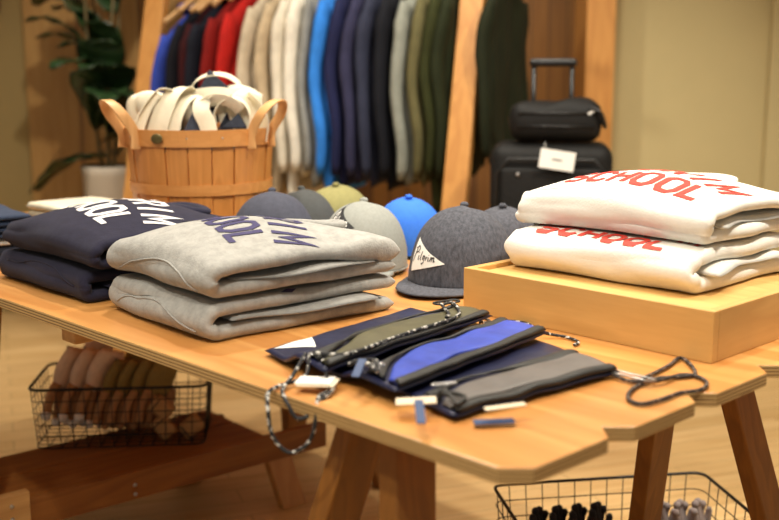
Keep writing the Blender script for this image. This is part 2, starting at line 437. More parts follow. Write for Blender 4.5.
# ------------------------------------------------------------------ the setting
def plane(name, vs, m): return struct(MB().add(vs, [(0, 1, 2, 3)]).build(name, m, smooth=False, fixn=False))
MB_ = MB().box((0, 2, -.05), (9, 9, .1)); struct(MB_.build('floor', M['floor'], smooth=False))
struct(MB().box((0, 2, 3.05), (9, 9, .1)).build('ceiling', M['ceil'], smooth=False))
struct(MB().box((-.2, 5.35, 1.5), (2.9, .1, 3)).build('wall_back', M['slat'], smooth=False))
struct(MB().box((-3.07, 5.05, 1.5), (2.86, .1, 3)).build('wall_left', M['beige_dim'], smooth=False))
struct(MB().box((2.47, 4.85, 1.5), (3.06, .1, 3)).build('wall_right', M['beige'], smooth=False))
struct(MB().box((-1.38, 5.0, 1.5), (.52, .1, 3)).build('trim_1', M['panel'], smooth=False, bevel=.004))
struct(MB().box((-1.0, 5.12, 1.5), (.28, .1, 3)).build('trim_2', M['panel'], smooth=False, bevel=.004))
struct(MB().box((.875, 4.72, 1.5), (.12, .3, 3)).build('column_1', M['post'], smooth=False, bevel=.004))
struct(MB().box((1.80, 4.78, 1.5), (.30, .04, 3)).build('trim_3', M['beige'], smooth=False, bevel=.004))

# ------------------------------------------------------------------ display table
TBL = thing('display_table', 'long plywood display table with a sawtooth end on splayed brown trestles', 'table', T(0, 0, 0), RW)
TW, TL, NT = 1.17, 2.35, 6
pw = TW / NT; c = .028
out = []
for k in range(NT):
    a = k * pw
    out += [(a + c if k else c, 0), (a + pw - c, 0), (a + pw, c)]
out = [(0, c)] + out
out += [(TW, TL), (0, TL)]
n = len(out); vs = [(x, y, ZT - .0195) for x, y in out] + [(x, y, ZT) for x, y in out]
mb = MB(); mb.add(vs, [tuple(range(n))[::-1]], 0)
mb.f.append(tuple(range(n, 2 * n))); mb.mi.append(0)
for i in range(n):
    j = (i + 1) % n; mb.f.append((i, j, n + j, n + i)); mb.mi.append(1)
mb.build('table_top', [M['ply'], M['edge']], TBL, smooth=False, bevel=.0015)
def obox(mb, a, b, wx, wy, ux=Vector((1, 0, 0))):
    """prism between two points; cross-section wx along ux (kept horizontal) and wy across"""
    a = Vector(a); b = Vector(b); uy = Vector((-ux.y, ux.x, 0))
    vs = [p + ux * sx * wx / 2 + uy * sy * wy / 2 for p in (a, b) for sx, sy in ((-1, -1), (1, -1), (1, 1), (-1, 1))]
    return mb.add(vs, [(0, 1, 2, 3), (7, 6, 5, 4), (0, 4, 5, 1), (1, 5, 6, 2), (2, 6, 7, 3), (3, 7, 4, 0)])
zt = ZT - .0196
for vb, ua, ub in (((.275), .16, TW - .06), (1.075, .045, TW - .04), (1.56, .16, TW - .10)):
    MB().box(((ua + ub) / 2, vb, zt - .022), (ub - ua, .05, .044)).build('beam', M['beam'], TBL, smooth=False, bevel=.003)
    if vb == 1.075: continue
    quadl = [(.085, .048, -1, 1), (.085, -.025, -1, -1), (.835, .048, 1, 1), (.862, -.030, 1, -1)] if vb < 1 else [(.085, .048, -1, 1), (.085, -.048, -1, -1), (.97, .048, 1, 1), (.97, -.048, 1, -1)]
    for uu, dv, su, sv in quadl:
        obox(MB(), (uu, vb + dv, zt - .001), (uu + su * .15, vb + dv + sv * .15, 0), .072, .034).build('leg', M['leg'], TBL, smooth=False, bevel=.003)

# ------------------------------------------------------------------ low bench under the table
BA = R(40.3)
BN = thing('low_bench', 'low brown wooden bench under the plywood table carrying the glove basket', 'bench', (-.827, 2.257, 0), BA)
def bx(name, c, d, m, parent, bev=.003): return MB().box(c, d).build(name, m, parent, smooth=False, bevel=bev)
for k in range(2): bx('plank', (.2725, .085 + k * .144, .189), (.785, .14, .022), M['bench'], BN)
bx('rail', (.3675, .004, .165), (.975, .021, .07), M['bench'], BN)
bx('rail', (.2975, .296, .15), (.835, .021, .05), M['bench'], BN)
bx('end_block', (-.02, -.02, .185), (.085, .024, .09), M['beam'], BN)
def leg_(x, y, dx, dy):
    a = Vector((x, y, .176)); b = Vector((x + dx, y + dy, 0)); return obox(MB(), a, b, .075, .028).build('leg', M['post'], BN, smooth=False, bevel=.003)
leg_(.60, .26, -.01, .03); leg_(.70, .03, .03, -.05); leg_(-.06, .26, -.03, .05); leg_(-.06, .03, -.03, -.05)
for x, z in ((.285, .168), (.285, .145), (-.02, .205), (-.02, .175)):
    MB().lathe([(.0045, 0), (.0045, .003), (.002, .0035)], 10).build('screw', M['steel'], BN, loc=(x, -.0065 if x > 0 else -.032, z), rot=(PI / 2, 0, 0))

# ------------------------------------------------------------------ wire baskets
def basket(name, label, loc, rotz, sx, sy, sz):
    t = thing(name, label, 'basket', loc, rotz, None)
    fl = .86
    def cor(k, z):
        q = 1 - (1 - fl) * .35 * (1 - z / sz); x, y = [(-.5, -.5), (.5, -.5), (.5, .5), (-.5, .5)][k % 4]
        return Vector((x * sx * q, y * sy * q, z))
    def loop(z, r, rad=.03):
        pts = []
        for k in range(4):
            c_ = cor(k, z); p = cor(k + 3, z); nx = cor(k + 1, z)
            a = c_ + (p - c_).normalized() * rad; b = c_ + (nx - c_).normalized() * rad
            for q in range(5):
                w = q / 4; pts.append((a * (1 - w) + c_ * w) * (1 - w) + (c_ * (1 - w) + b * w) * w)
        return pts
    MB().tube(loop(sz, 1), .0038, 8, closed=True).build('rim', M['wire'], t)
    w = MB()
    for z in [sz * i / 5 for i in range(0, 5)]: w.tube(loop(max(z, .002), 1), .0014 if z else .002, 5, closed=True)
    for k in range(4):
        a0, a1, b0, b1 = cor(k, .002), cor(k, sz), cor(k + 1, .002), cor(k + 1, sz)
        m_ = 13 if k % 2 == 0 else 8
        for i in range(1, m_): q = i / m_; w.tube([a0.lerp(b0, q), a1.lerp(b1, q)], .0013, 5)
    w.build('side_grid', M['wire'], t)
    w = MB(); z = .002
    for i in range(1, 13):
        q = i / 13; w.tube([cor(0, z).lerp(cor(1, z), q), cor(3, z).lerp(cor(2, z), q)], .0013, 5)
    for i in range(1, 8):
        q = i / 8; w.tube([cor(0, z).lerp(cor(3, z), q), cor(1, z).lerp(cor(2, z), q)], .0013, 5)
    w.build('bottom_grid', M['wire'], t)
    return t
WB1 = (-.69, 2.725, .2005)
basket('wire_basket', 'black wire basket of gloves standing on the low bench', WB1, R(5), .44, .25, .155)
WB2 = (.505, 2.175, .0305)
basket('wire_basket', 'black wire basket in the lower right corner beside the table legs', WB2, R(9), .50, .34, .19)
# shelf board that carries the second basket
LB = thing('floor_board', 'thin pale wooden floor stand under the right wire basket', 'stand', (.505, 2.175, 0), R(9))
bx('board', (0, 0, .015), (.56, .38, .03), M['beam'], LB)

def glove(name, label, cm, fm, tm, loc, rot, group, scale=1):
    """hanging glove: folded round cuff on top, fingers pointing down"""
    t = thing(name, label, 'glove', loc, 0, group); t.rotation_euler = rot; t.scale = (scale,) * 3
    b = MB()
    def C(a, q):
        w = .043 * (.8 + .2 * math.sin(PI * min(1, q * 1.1)))
        return Vector(((a * 2 - 1) * w, .004 * math.sin(q * 5), .07 + q * .085))
    def h(a, q): return .011 * edge(min(a, 1 - a), .28) * edge(min(q, 1 - q), .22)
    b.sheet(C, h, 10, 12); b.build('cuff', cm, t)
    f = MB(); tp = MB()
    for k in range(4):
        x = -.031 + k * .0205; ln = (.066, .074, .070, .055)[k]
        pts = [Vector((x * (1 + .15 * q), .006 * math.sin(q * 3 + k), .082 - ln * q)) for q in [i / 8 for i in range(9)]]
        f.tube(pts, lambda q: .0096 - .0015 * q, 8)
        e = pts[-1]; d = (pts[-1] - pts[-2]).normalized()
        tp.tube([e - d * .008, e, e + d * .004, e + d * .007], lambda q: (.0092, .009, .0068, .002)[int(round(q * 3))], 8)
    f.tube([Vector((.035, 0, .095)), Vector((.052, .004, .075)), Vector((.058, .006, .052)), Vector((.056, .006, .046))], lambda q: .0095 - .004 * q * q, 8)
    f.build('fingers', fm, t); tp.build('fingertips', tm, t)
    return t
g1 = []
cr, sr = math.cos(R(5)), math.sin(R(5))
def inb(wb, x, y, z): return (wb[0] + x * cr - y * sr, wb[1] + x * sr + y * cr, wb[2] + z)
pale = ['pale pink glove at the far left of the wire basket, cuff highest', 'second pale pink glove from the left in the bench basket', 'pale glove leaning against the olive gloves in the bench basket', 'pale pink glove behind the front row of the bench basket']
pos = [(-.170, -.035, 0.004), (-.128, -.04, .0), (-.086, -.045, .0), (-.130, .065, .01)]
for i, (x, y, z) in enumerate(pos):
    glove('knit_glove', pale[i], M['gpale'], M['gbrown'], M['gtip'], inb(WB1, x, y, .022 + z + .004), (R(4), R(20), R(60)), 'pale gloves in the bench basket', 1.35)
ol = ['olive glove next to the pale gloves in the bench basket', 'second olive glove from the left in the bench basket', 'third olive glove from the left in the bench basket', 'olive glove at the right end of the glove row', 'olive glove at the back of the bench basket beneath the beam']
pos = [(-.046, -.045, 0), (-.010, -.045, 0), (.026, -.045, .0), (.062, -.04, .0), (-.02, .065, .01)]
for i, (x, y, z) in enumerate(pos):
    glove('knit_glove', ol[i], M['golive'], M['gbrown'], M['gbrown'], inb(WB1, x, y, .020 + z), (R(4), R(20), R(60)), 'olive gloves in the bench basket', 1.2)
kp = thing('kraft_packet', 'small brown folded kraft packet at the right end of the bench basket', 'packet', inb(WB1, .175, -.075, .036), 0, 'kraft packets in the bench basket')
def fold(parent):
    for k in range(2):
        m_ = MB().sheet(lambda a, b: Vector(((a - .5) * .055, -.012 + .014 * k + .003 * math.sin(a * 5), (b - .5) * .042)), lambda a, b: .006 * edge(min(a, 1 - a), .2) * edge(min(b, 1 - b), .25), 8, 6)
mbk = MB()
for k in range(2):
    mbk.sheet(lambda a, b, k=k: Vector(((a - .5) * .058, -.010 + .016 * k + .003 * math.sin(a * 5), (b - .5) * .046)), lambda a, b: .007 * edge(min(a, 1 - a), .2) * edge(min(b, 1 - b), .25), 8, 6)
mbk.build('wrapper', M['kraft'], kp); MB().tube([(-.018, -.0185, -.02), (-.018, -.019, .02)], .0015, 6).build('string', M['zip'], kp)
kp.rotation_euler = (0, R(-38), R(5))
dup(kp, inb(WB1, .105, -.075, .036), label='small brown folded kraft packet just right of the olive gloves', tilt=(0, R(48), R(5)))
dup(kp, inb(WB1, .10, -.07, .085), label='brown folded kraft packet resting on another one, beside the olive gloves', tilt=(0, R(40), R(5)))
# second basket: gloves with the fingers up
lab = ['black glove at the left end of the right wire basket, fingers up', 'second black glove from the left in the right wire basket', 'third black glove from the left in the right wire basket', 'rightmost black glove in the right wire basket']
for i in range(4):
    glove('knit_glove', lab[i], M['gblack'], M['gblack'], M['gblack'], (WB2[0] - .175 + i * .045, WB2[1] + .07 + i * .009, .196), (PI, R(4), R(55)), 'black gloves in the right basket', .95)
lab = ['leftmost mauve grey glove in the right wire basket', 'middle mauve grey glove in the right wire basket', 'mauve grey glove nearest the right end of the right basket']
for i in range(3):
    glove('knit_glove', lab[i], M['ggrey'], M['ggrey'], M['ggrey'], (WB2[0] + .10 + i * .042, WB2[1] + .09 + i * .006, .200), (PI, R(-4), R(55)), 'mauve grey gloves in the right basket', .95)

# ------------------------------------------------------------------ folded sweatshirts
def sweat(label, loc, rotz, sx, sy, H, bulge, m, ribm, ink, seed, group, tx, ty, seam=None, lift=None, letters=True, collar=True, tscale=1.0, tipx=0.0, Tk=.40, hs=1.0, roll=0, bp=.9, trot=0, psh=.005):
    t = thing('folded_sweatshirt', label, 'sweatshirt', loc, rotz, group)
    Tt = H * Tk; r = (H - Tt) / 2; Ls = sx - r - Tt / 2; LT = 2 * Ls + PI * r
    def C(s, q):
        d = s * LT
        if d < Ls: x, z = sx - d, Tt / 2
        elif d < Ls + PI * r:
            a = (d - Ls) / r; x, z = (r + Tt / 2) - r * math.sin(a), Tt / 2 + r - r * math.cos(a)
        else: x, z = (r + Tt / 2) + (d - Ls - PI * r), Tt / 2 + 2 * r
        y = q * sy
        fz = (z / H); xn = min(1, max(0, x / sx))
        bl = bulge * fz * (math.sin(PI * min(1, (xn * .92 + .03) ** .8)) ** bp) * (math.sin(PI * min(.995, q * .90 + .06)) ** (bp * .95))
        top = d > Ls + PI * r
        x2 = x + .010 * wr(q * 2, fz * 3, seed, 1.3, seed) + (.012 * math.sin(q * 3 + seed) if top else 0) * xn
        y2 = y + .012 * wr(x * 9, fz * 4, seed + 5, 1, seed) + (.010 * (1 if seed % 2 else -1) * fz)
        z2 = z + bl + (.0030 * wr(x * 11, y * 9, seed, 1, seed) + .0005 * wr(x * 34, y * 24, seed, 1, seed + 3)) * (1 if top else .25)
        if top and tipx: z2 -= tipx * xn * xn * .5
        return Vector((x2, y2, max(z2, Tt / 2)))
    def h(s, q):
        d = s * LT
        k = edge(min(q, 1 - q) * sy, Tt * .62) * edge(min(d, LT - d), Tt * .52 * (1 + roll))
        z = 1 + .1 * wr(d * 14, q * 4, 0, 1, seed)
        if roll and d > Ls:
            xn = (d - Ls - PI * r) / sx; u_ = max(0, min(1, (xn - .55) / .2)); v_ = max(0, min(1, 1.6 - q * sy / .12)); z += roll * u_ * u_ * (3 - 2 * u_) * v_
        return Tt / 2 * k * (z if d > Ls else 1)
    b = MB(); surf = b.sheet(C, h, 116, 56, ra=lambda a: a - .82 * math.sin(4 * PI * a) / (4 * PI), rb=lambda a: a - .82 * math.sin(2 * PI * a) / (2 * PI)); b.build('body', m, t)
    top0 = (Ls + PI * r)
    def S(x, y, off=.0):  # outer surface by distance from the fold edge
        return surf(min(.995, (top0 + x) / LT), min(.985, max(.015, y / sy)), off)
    # folded sleeves between the layers, showing on the near side
    gap = 2 * r - Tt
    sm = MB()
    def C2(a, q):
        x = .05 + a * (sx - .085); y = -.008 + q * (sy * .45) + .012 * math.sin(a * 5 + seed)
        return Vector((x, y, Tt + gap / 2 + bulge * .3 * math.sin(PI * a) * min(1, q * 1.5) + .002 * math.sin(a * 9 + seed)))
    sm.sheet(C2, lambda a, q: gap * .44 * edge(min(a, 1 - a), .1) * edge(min(q, 1 - q), .12), 26, 12); sm.build('sleeve', ribm, t)
    if seam:
        pts = [surf((Ls + PI * r * seam + .012 * math.sin(PI * q)) / LT, .10 + q * .78, .0006) for q in [i / 40 for i in range(41)]]
        MB().tube(pts, .0016, 6).build('side_seam', ribm, t)
    if collar:
        cx, cy = sx * .93, sy * .5; pts = []
        for i in range(28):
            a = 2 * PI * i / 28; p = S(max(.0, cx - .03 + .024 * math.cos(a)) - r - Tt / 2, cy + .065 * math.sin(a), .004)
            p.z += -.002 + .005 * math.cos(a); pts.append(p)
        MB().tube(pts, .011, 10, closed=True, flat=.7).build('collar', ribm, t)
    if letters:
        k = tscale; cw, ch, gp, sw = .031 * k, .042 * k * hs, .0150 * k, .0110 * k
        tot = 6 * (cw + gp) - gp; cr_, sr_ = math.cos(R(trot)), math.sin(R(trot))
        f = lambda a, b_: S(tx + b_ * cr_ + (a - tot) * sr_, ty - tot - ((a - tot) * cr_ - b_ * sr_), .0014)
        w = MB(); word(w, 'SCHOOL', f, 0, 0, cw, ch, gp, sw); w.build('chest_print', ink, t, fixn=False)
        tot2 = 7 * (cw * 1.05 + gp) - gp
        w = MB(); word(w, 'PILGRIM', f, -(tot2 - tot) / 2 + psh, ch * 1.55, cw * 1.05, ch * 1.1, gp, sw, arc=ch * .5)
        w.build('arched_print', ink, t, fixn=False)
    return t, S
GN = (-.285, 1.632)
GA = R(40.5)
def off(p, a, dx, dy): return (p[0] + dx * math.cos(a) - dy * math.sin(a), p[1] + dx * math.sin(a) + dy * math.cos(a))
p = off(GN, GA, 0, 0)
t, S = sweat('heather grey folded sweatshirt lying on the table, lower of the two grey ones', (*p, ZT), GA, .385, .335, .060, .010, M['grey'], M['greyd'], M['ink_navy'], 1, 'grey sweatshirts', .1, .25, seam=.35, letters=False, collar=False)
lbm = MB(); lbm.add([S(.115, .011, .001), S(.135, .004, .001), S(.15, .014, .001), S(.135, .022, .001)], [(0, 1, 2, 3)]); lbm.build('woven_label', M['ink_navy'], t, fixn=False)['label'] = 'small navy woven label'
p = off(GN, GA, .005, .004)
sweat('heather grey folded sweatshirt with navy lettering, upper of the two grey ones', (*p, ZT + .0665), GA, .385, .345, .056, .062, M['grey'], M['greyd'], M['ink_navy'], 2, 'grey sweatshirts', .055, .325, seam=.35, tscale=1.0, tipx=.01, hs=1.45, roll=.7, bp=1.12, trot=-11, psh=-.022, Tk=.46)
NN = (-.553, 1.915); NA = R(43)
p = off(NN, NA, 0, 0)
sweat('dark navy folded sweatshirt lying on the table, lower of the two navy ones', (*p, ZT), NA, .35, .37, .055, .008, M['navy'], M['navy'], M['ink_white'], 3, 'navy sweatshirts', .1, .25, seam=.6, letters=False, collar=False)
p = off(NN, NA, .012, -.012)
sweat('dark navy folded sweatshirt with white lettering, upper of the two navy ones', (*p, ZT + .061), NA, .375, .38, .052, .062, M['navy'], M['navy'], M['ink_white'], 4, 'navy sweatshirts', .038, .345, tscale=1.05, hs=1.45, bp=1.12, psh=-.012, trot=-7)
WN = (.472, 1.650); WA = R(44.2)
BH = .078
p = off(WN, WA, 0, 0)
sweat('white folded sweatshirt with red lettering on the wooden box, lower of two', (*p, ZT + BH - .0075), WA, .34, .378, .068, .006, M['white'], M['white'], M['ink_red'], 5, 'white sweatshirts on the box', -.004, .325, collar=False, tscale=1.0)
p = off(WN, WA, .052, .012)
sweat('white folded sweatshirt with red lettering on the wooden box, topmost', (*p, ZT + BH + .0645), WA, .34, .395, .058, .054, M['white'], M['white'], M['ink_red'], 6, 'white sweatshirts on the box', .012, .335, tscale=1.08, hs=1.3, bp=1.1, psh=-.026, trot=-6)

# ------------------------------------------------------------------ wooden display box
BX = thing('display_box', 'shallow oak display box on the table carrying white sweatshirts', 'box', T(.541, .078, ZT + .0003), RW)
bu, bv = .44, .487; th_ = .016
for (cx, cy, dx, dy) in ((th_ / 2, bv / 2, th_, bv), (bu - th_ / 2, bv / 2, th_, bv)):
    bx('side_board', (cx, cy, BH / 2), (dx, dy, BH), M['oak'], BX, .0012)
for cy in (th_ / 2, bv - th_ / 2):
    bx('side_board', (bu / 2, cy, BH / 2), (bu - 2 * th_ - .0004, th_, BH), M['oakx'], BX, .0012)
bx('lid_panel', (bu / 2, bv / 2, BH - .0125), (bu - 2 * th_ - .001, bv - 2 * th_ - .001, .009), M['oak'], BX, .0008)

# ------------------------------------------------------------------ caps
def cap(label, loc, front, m, H=.155, Rr=.093, patch=None, pc=0, tm=None, bm_=None, dents=1.0, seed=0, visor=True, pz=.028):
    t = thing('baseball_cap', label, 'cap', (loc[0], loc[1], ZT + .0005), front, 'caps in the middle of the table')
    def crown(th, z, o_=0):
        q = min(1, z / H); rr = (1 - q ** 2.4) ** (1 / 2.35) if q < 1 else 0
        fx = 1.06; fr_ = .5 + .5 * math.cos(th)
        hh = 1 + .06 * fr_ * q
        sm_ = abs(((th / (PI / 3)) % 1) - .5) * 2
        k = 1 - .022 * max(0, (sm_ - .86) / .14) ** 2
        k *= 1 + .018 * dents * wr(math.cos(th) * 1.6, math.sin(th) * 1.6, q * 2.2, 1.6, seed)
        return Vector(((Rr * fx * rr * k + o_) * math.cos(th) - .012 * q, (Rr * .97 * rr * k + o_) * math.sin(th), .006 + z * hh))
    b = MB(); nt_, nz = 72, 22; vs = []; fs = []
    for j in range(nz):
        q = math.sin(PI / 2 * j / nz)
        for i in range(nt_): vs.append(crown(2 * PI * i / nt_, H * q))
    vs.append(crown(0, H)); 
    for j in range(nz - 1):
        for i in range(nt_):
            l = (i + 1) % nt_; fs.append((j * nt_ + i, j * nt_ + l, (j + 1) * nt_ + l, (j + 1) * nt_ + i))
    for i in range(nt_): fs.append(((nz - 1) * nt_ + i, (nz - 1) * nt_ + (i + 1) % nt_, nz * nt_))
    b.add(vs, fs); b.build('crown', m, t, solid=.002)
    tp = vs[-1]
    MB().lathe([(.0085, -.002), (.0088, .002), (.006, .0055), (.002, .0065)], 14).build('button', m, t, loc=tp)
    if visor:
        v = MB()
        def C(a, q):
            an = (a * 2 - 1) * R(66); w = math.cos((a * 2 - 1) * PI / 2 * .96) ** .55
            r0 = Rr * 1.0; x0, y0 = r0 * 1.06 * math.cos(an), r0 * .97 * math.sin(an)
            L_ = .068 * w * q + .0
            return Vector((x0 + L_ * (1 - .1 * abs(a * 2 - 1)) + .0015, y0 * (1 + .04 * q), .0115 - .004 * q - .003 * (a * 2 - 1) ** 2 * q))
        v.sheet(C, lambda a, q: .0022 * edge(min(a, 1 - a), .03) * edge(min(q, 1 - q), .06), 40, 12); v.build('visor', m, t)
    MB().tube([crown(2 * PI * i / 48, .004, .0012) for i in range(48)], .0016, 6, closed=True).build('sweatband_seam', m, t)
    if patch:
        pm = MB(); hh, ww = .062, .088; z0 = pz
        f = lambda a, b_, o_=.0022: crown(pc + (a / Rr), z0 + b_, o_)
        vs = []; fs = []; na = 18
        for i in range(na + 1):
            a = i / na; half = hh / 2 * (1 - a * .985)
            for j in range(7): vs.append(f(a * ww, hh * .50 - a * .009 + half * (j / 3 - 1)))
        for i in range(na):
            for j in range(6): fs.append((i * 7 + j, (i + 1) * 7 + j, (i + 1) * 7 + j + 1, i * 7 + j + 1))
        pm.add(vs, fs); pt = pm.build('pennant_patch', patch, t, fixn=False)
        tx = MB(); g = lambda a, b_: f(a, b_, .0031)
        xs = .0035
        for ch, w_, hg in (('p', .020, .023), ('i', .009, .016), ('l', .009, .016), ('g', .011, .016), ('r', .0085, .014), ('i', .008, .014), ('m', .014, .014)):
            for st in FONT[ch]:
                stroke(tx, [(xs + a * w_ + .12 * b_ * hg, hh * .37 + .0015 + (b_ * hg)) for a, b_ in st], .0021, g, .0015)
            xs += w_ * .78
        tx.build('pennant_lettering', tm, pt, fixn=False)
    return t
cap('charcoal denim cap with white pennant patch beside the oak box', (.142, 2.12), R(-122), M['denim'], .142, .106, M['patch'], R(-36), M['black'], seed=1)
cap('light grey wool cap with a black pennant patch, behind the grey sweatshirts', (-.058, 2.262), R(-108), M['hatgrey'], .134, .098, M['black'], R(-44), M['patch'], dents=.6, seed=2, pz=.070)
cap('bright blue cap between the light grey and charcoal denim caps', (.042, 2.48), R(100), M['hatblue'], .118, .088, seed=3)
cap('slate navy slouchy cap behind the lettered grey sweatshirt', (-.255, 2.335), R(-85), M['hatnavy'], .146, .102, dents=2.2, seed=4)
cap('dark grey cap between the slate navy and the olive caps', (-.198, 2.525), R(-40), M['hatchar'], .130, .086, seed=5, visor=False)
cap('olive green cap at the back of the cap group', (-.128, 2.70), R(60), M['hatolive'], .122, .096, seed=6)
cap('dark charcoal cap tucked behind the denim pennant cap', (.248, 2.345), R(80), M['denim'], .115, .088, seed=8)

# ------------------------------------------------------------------ nylon pouches
def quad(P4, a, b):  # a along the long way, b from the far-left edge to the zip edge
    A, B, C_, D_ = P4
    return (A * (1 - a) + B * a) * (1 - b) + (D_ * (1 - a) + C_ * a) * b
def pouch(label, P4, zf, bandm, seed, tri=False):
    t = thing('zip_pouch', label, 'pouch', (0, 0, 0), 0, 'nylon zip pouches on the table')
    P4 = [Vector((x, y, 0)) for x, y in P4]
    def Z(a, b): return ZT + .0068 + zf(a, b) + .0022 * wr(a * 7, b * 4, seed, 1, seed) 
    def pc(a, b):
        p = quad(P4, a, b); w = .0035 * wr(a * 6, b * 3, 2, 1, seed + 2); p.x += w; p.y -= w; p.z = Z(a, b); return p
    h = lambda k: (lambda a, b: k * edge(min(a, 1 - a), .02) * edge(min(b, 1 - b), .03))
    b = MB(); surf = b.sheet(pc, h(.0042), 50, 26); b.build('body', M['nylon'], t)
    def band(b0, b1, o_, m_, nm, k=.0022, a0=.02, a1=.98, wob=.05):
        s_ = MB()
        def C(a, q):
            aa = a0 + (a1 - a0) * a
            bb0 = b0 + (wob * (2.6 * (1 - aa) ** 2 - 1.1 * math.sin(aa * 3.4) + .5 * math.sin(aa * 9 + seed)) if wob else 0); bb1 = b1 + (wob * .5 * math.sin(aa * 6 + seed) if wob else 0); bb = bb0 + (bb1 - bb0) * q
            p = pc(aa, min(.995, bb)); p.z += .0042 + o_ + .003 * math.sin(PI * q) * (1 + .5 * math.sin(aa * 6 + seed)); return p
        s_.sheet(C, lambda a, q: k * edge(min(a, 1 - a), .03) * edge(min(q, 1 - q), .15), 44, 10); return s_.build(nm, m_, t)
    band(.60, .93, .0008, bandm, 'pocket_panel', wob=.10)
    band(.57, .61, .0022, M['zip'], 'zip_tape', .0016, wob=.10)
    band(.91, .995, .0015, M['zip'], 'binding', .0032, wob=0)
    if tri:
        m_ = MB(); vs = []; fs = []
        A_, B_, C_ = (.035, .07), (.27, .05), (.20, .29); n_ = 8
        for i in range(n_ + 1):
            for j in range(n_ + 1):
                q = i / n_; w = j / n_
                p0 = (A_[0] + (C_[0] - A_[0]) * q, A_[1] + (C_[1] - A_[1]) * q); p1 = (B_[0] + (C_[0] - B_[0]) * q, B_[1] + (C_[1] - B_[1]) * q)
                vs.append(pc(p0[0] * (1 - w) + p1[0] * w, p0[1] * (1 - w) + p1[1] * w) + Vector((0, 0, .0044)))
        vs2 = [v + Vector((0, 0, .0006)) for v in vs]
        for i in range(n_):
            for j in range(n_): k = i * (n_ + 1) + j; fs.append((k, k + 1, k + n_ + 2, k + n_ + 1))
        m_.add(vs2, fs).build('triangle_logo', M['patch'], t, fixn=False)
    return t, pc
def cat(pts, n=10, closed=False):
    P_ = [Vector(p) for p in pts]; o_ = []
    m_ = len(P_)
    for i in range(m_ - 1):
        p0 = P_[max(i - 1, 0)]; p1 = P_[i]; p2 = P_[i + 1]; p3 = P_[min(i + 2, m_ - 1)]
        for k in range(n):
            t_ = k / n; t2, t3 = t_ * t_, t_ ** 3
            o_.append(.5 * ((2 * p1) + (p2 - p0) * t_ + (2 * p0 - 5 * p1 + 4 * p2 - p3) * t2 + (3 * p1 - p0 - 3 * p2 + p3) * t3))
    o_.append(P_[-1]); return o_
q1 = [(-.188, 1.573), (.036, 1.859), (.170, 1.728), (-.088, 1.400)]
q2 = [(-.125, 1.515), (.100, 1.790), (.249, 1.630), (.008, 1.318)]
q3 = [(-.035, 1.440), (.215, 1.665), (.323, 1.462), (.078, 1.262)]
sm01 = lambda x: max(0, min(1, x)) ** 2 * (3 - 2 * max(0, min(1, x)))
p1, f1 = pouch('navy nylon pouch with olive pocket and white triangle, nearest the grey sweatshirts', q1, lambda a, b: .001 + .0175 * sm01((b - .32) / .28), M['nyolive'], 1, True)
p2, f2 = pouch('navy nylon pouch with cobalt blue pocket, middle of the three', q2, lambda a, b: .001 + .0140 * sm01((b - .38) / .22), M['nyblue'], 2)
p3, f3 = pouch('navy nylon pouch with grey pocket, nearest the sawtooth table end', q3, lambda a, b: .001, M['nygrey'], 3)
# cords, snap hooks and tags
zc = ZT + .004
def cord(parent, pts, m=M['cord'], r=.0028): return MB().tube(cat(pts), r, 8).build('cord', m, parent)
e1 = f1(.02, .72)
cord(p1, [(e1.x, e1.y, e1.z + .008), (-.115, 1.425, ZT + .012), (-.150, 1.400, zc + .001), (-.160, 1.372, zc), (-.158, 1.350, ZT - .012), (-.152, 1.345, ZT - .045), (-.130, 1.340, ZT - .066), (-.104, 1.335, ZT - .050), (-.094, 1.335, ZT - .014), (-.093, 1.350, zc), (-.085, 1.375, zc), (-.082, 1.395, zc + .006), (e1.x + .02, e1.y - .02, e1.z + .006)])
cord(p1, [(e1.x - .005, e1.y, e1.z + .01), (-.132, 1.420, ZT + .014), (-.142, 1.390, zc + .002), (-.140, 1.368, zc), (-.132, 1.350, ZT - .004), (-.120, 1.345, ZT - .021), (-.104, 1.346, ZT - .017), (-.092, 1.352, ZT - .002), (-.078, 1.368, zc + .002), (-.072, 1.39, zc + .008)])
def on(f, a, b, dz=.014): v = f(a, b); return (v.x, v.y, v.z + dz)
cord(p1, [on(f1, .03, .8), on(f1, .12, .98, .012), on(f1, .3, .97), on(f1, .5, .96), on(f1, .68, .97), on(f1, .78, .93), on(f1, .86, .82), on(f1, .95, .60), on(f1, .97, .45), on(f1, .90, .55, .016), on(f1, .80, .80), on(f1, .72, .93, .017)])
e = f1(.99, .6); cord(p1, [(e.x - .01, e.y, e.z + .01), (e.x + .015, e.y + .03, zc + .004), (e.x + .045, e.y + .03, zc), (e.x + .055, e.y, zc), (e.x + .035, e.y - .03, zc + .006)], M['cord2'], .0022)
e = f2(.985, .55); cord(p2, [(e.x - .03, e.y + .02, e.z + .012), (e.x - .02, e.y + .055, zc + .003), (e.x + .015, e.y + .085, zc), (e.x + .05, e.y + .07, zc), (e.x + .06, e.y + .03, zc), (e.x + .035, e.y - .0, zc + .006)], M['cord'], .0024)
e = f2(.985, .8); cord(p2, [(e.x - .01, e.y + .005, e.z + .008), (e.x + .03, e.y + .02, zc + .006), (e.x + .065, e.y + .015, zc), (e.x + .08, e.y - .015, zc), (e.x + .07, e.y - .035, zc)], M['cord'], .0024)
cord(p2, [on(f2, .01, .5), on(f2, .03, .62, .018), on(f2, .02, .78), on(f2, .06, .70, .02), on(f2, .07, .58), on(f2, .03, .52, .016)], M['cord'], .003)
def PX(x, y, z):  # table point seen at that place of the photograph's frame
    f_ = 1082; th = math.atan(195 / 1082.); u = (x - 389.5) / f_; v = -(y - 260) / f_
    d = Vector((u, math.cos(th) + v * math.sin(th), -math.sin(th) + v * math.cos(th))); k = (z - 1.15) / d.z
    return (d.x * k, d.y * k, z)
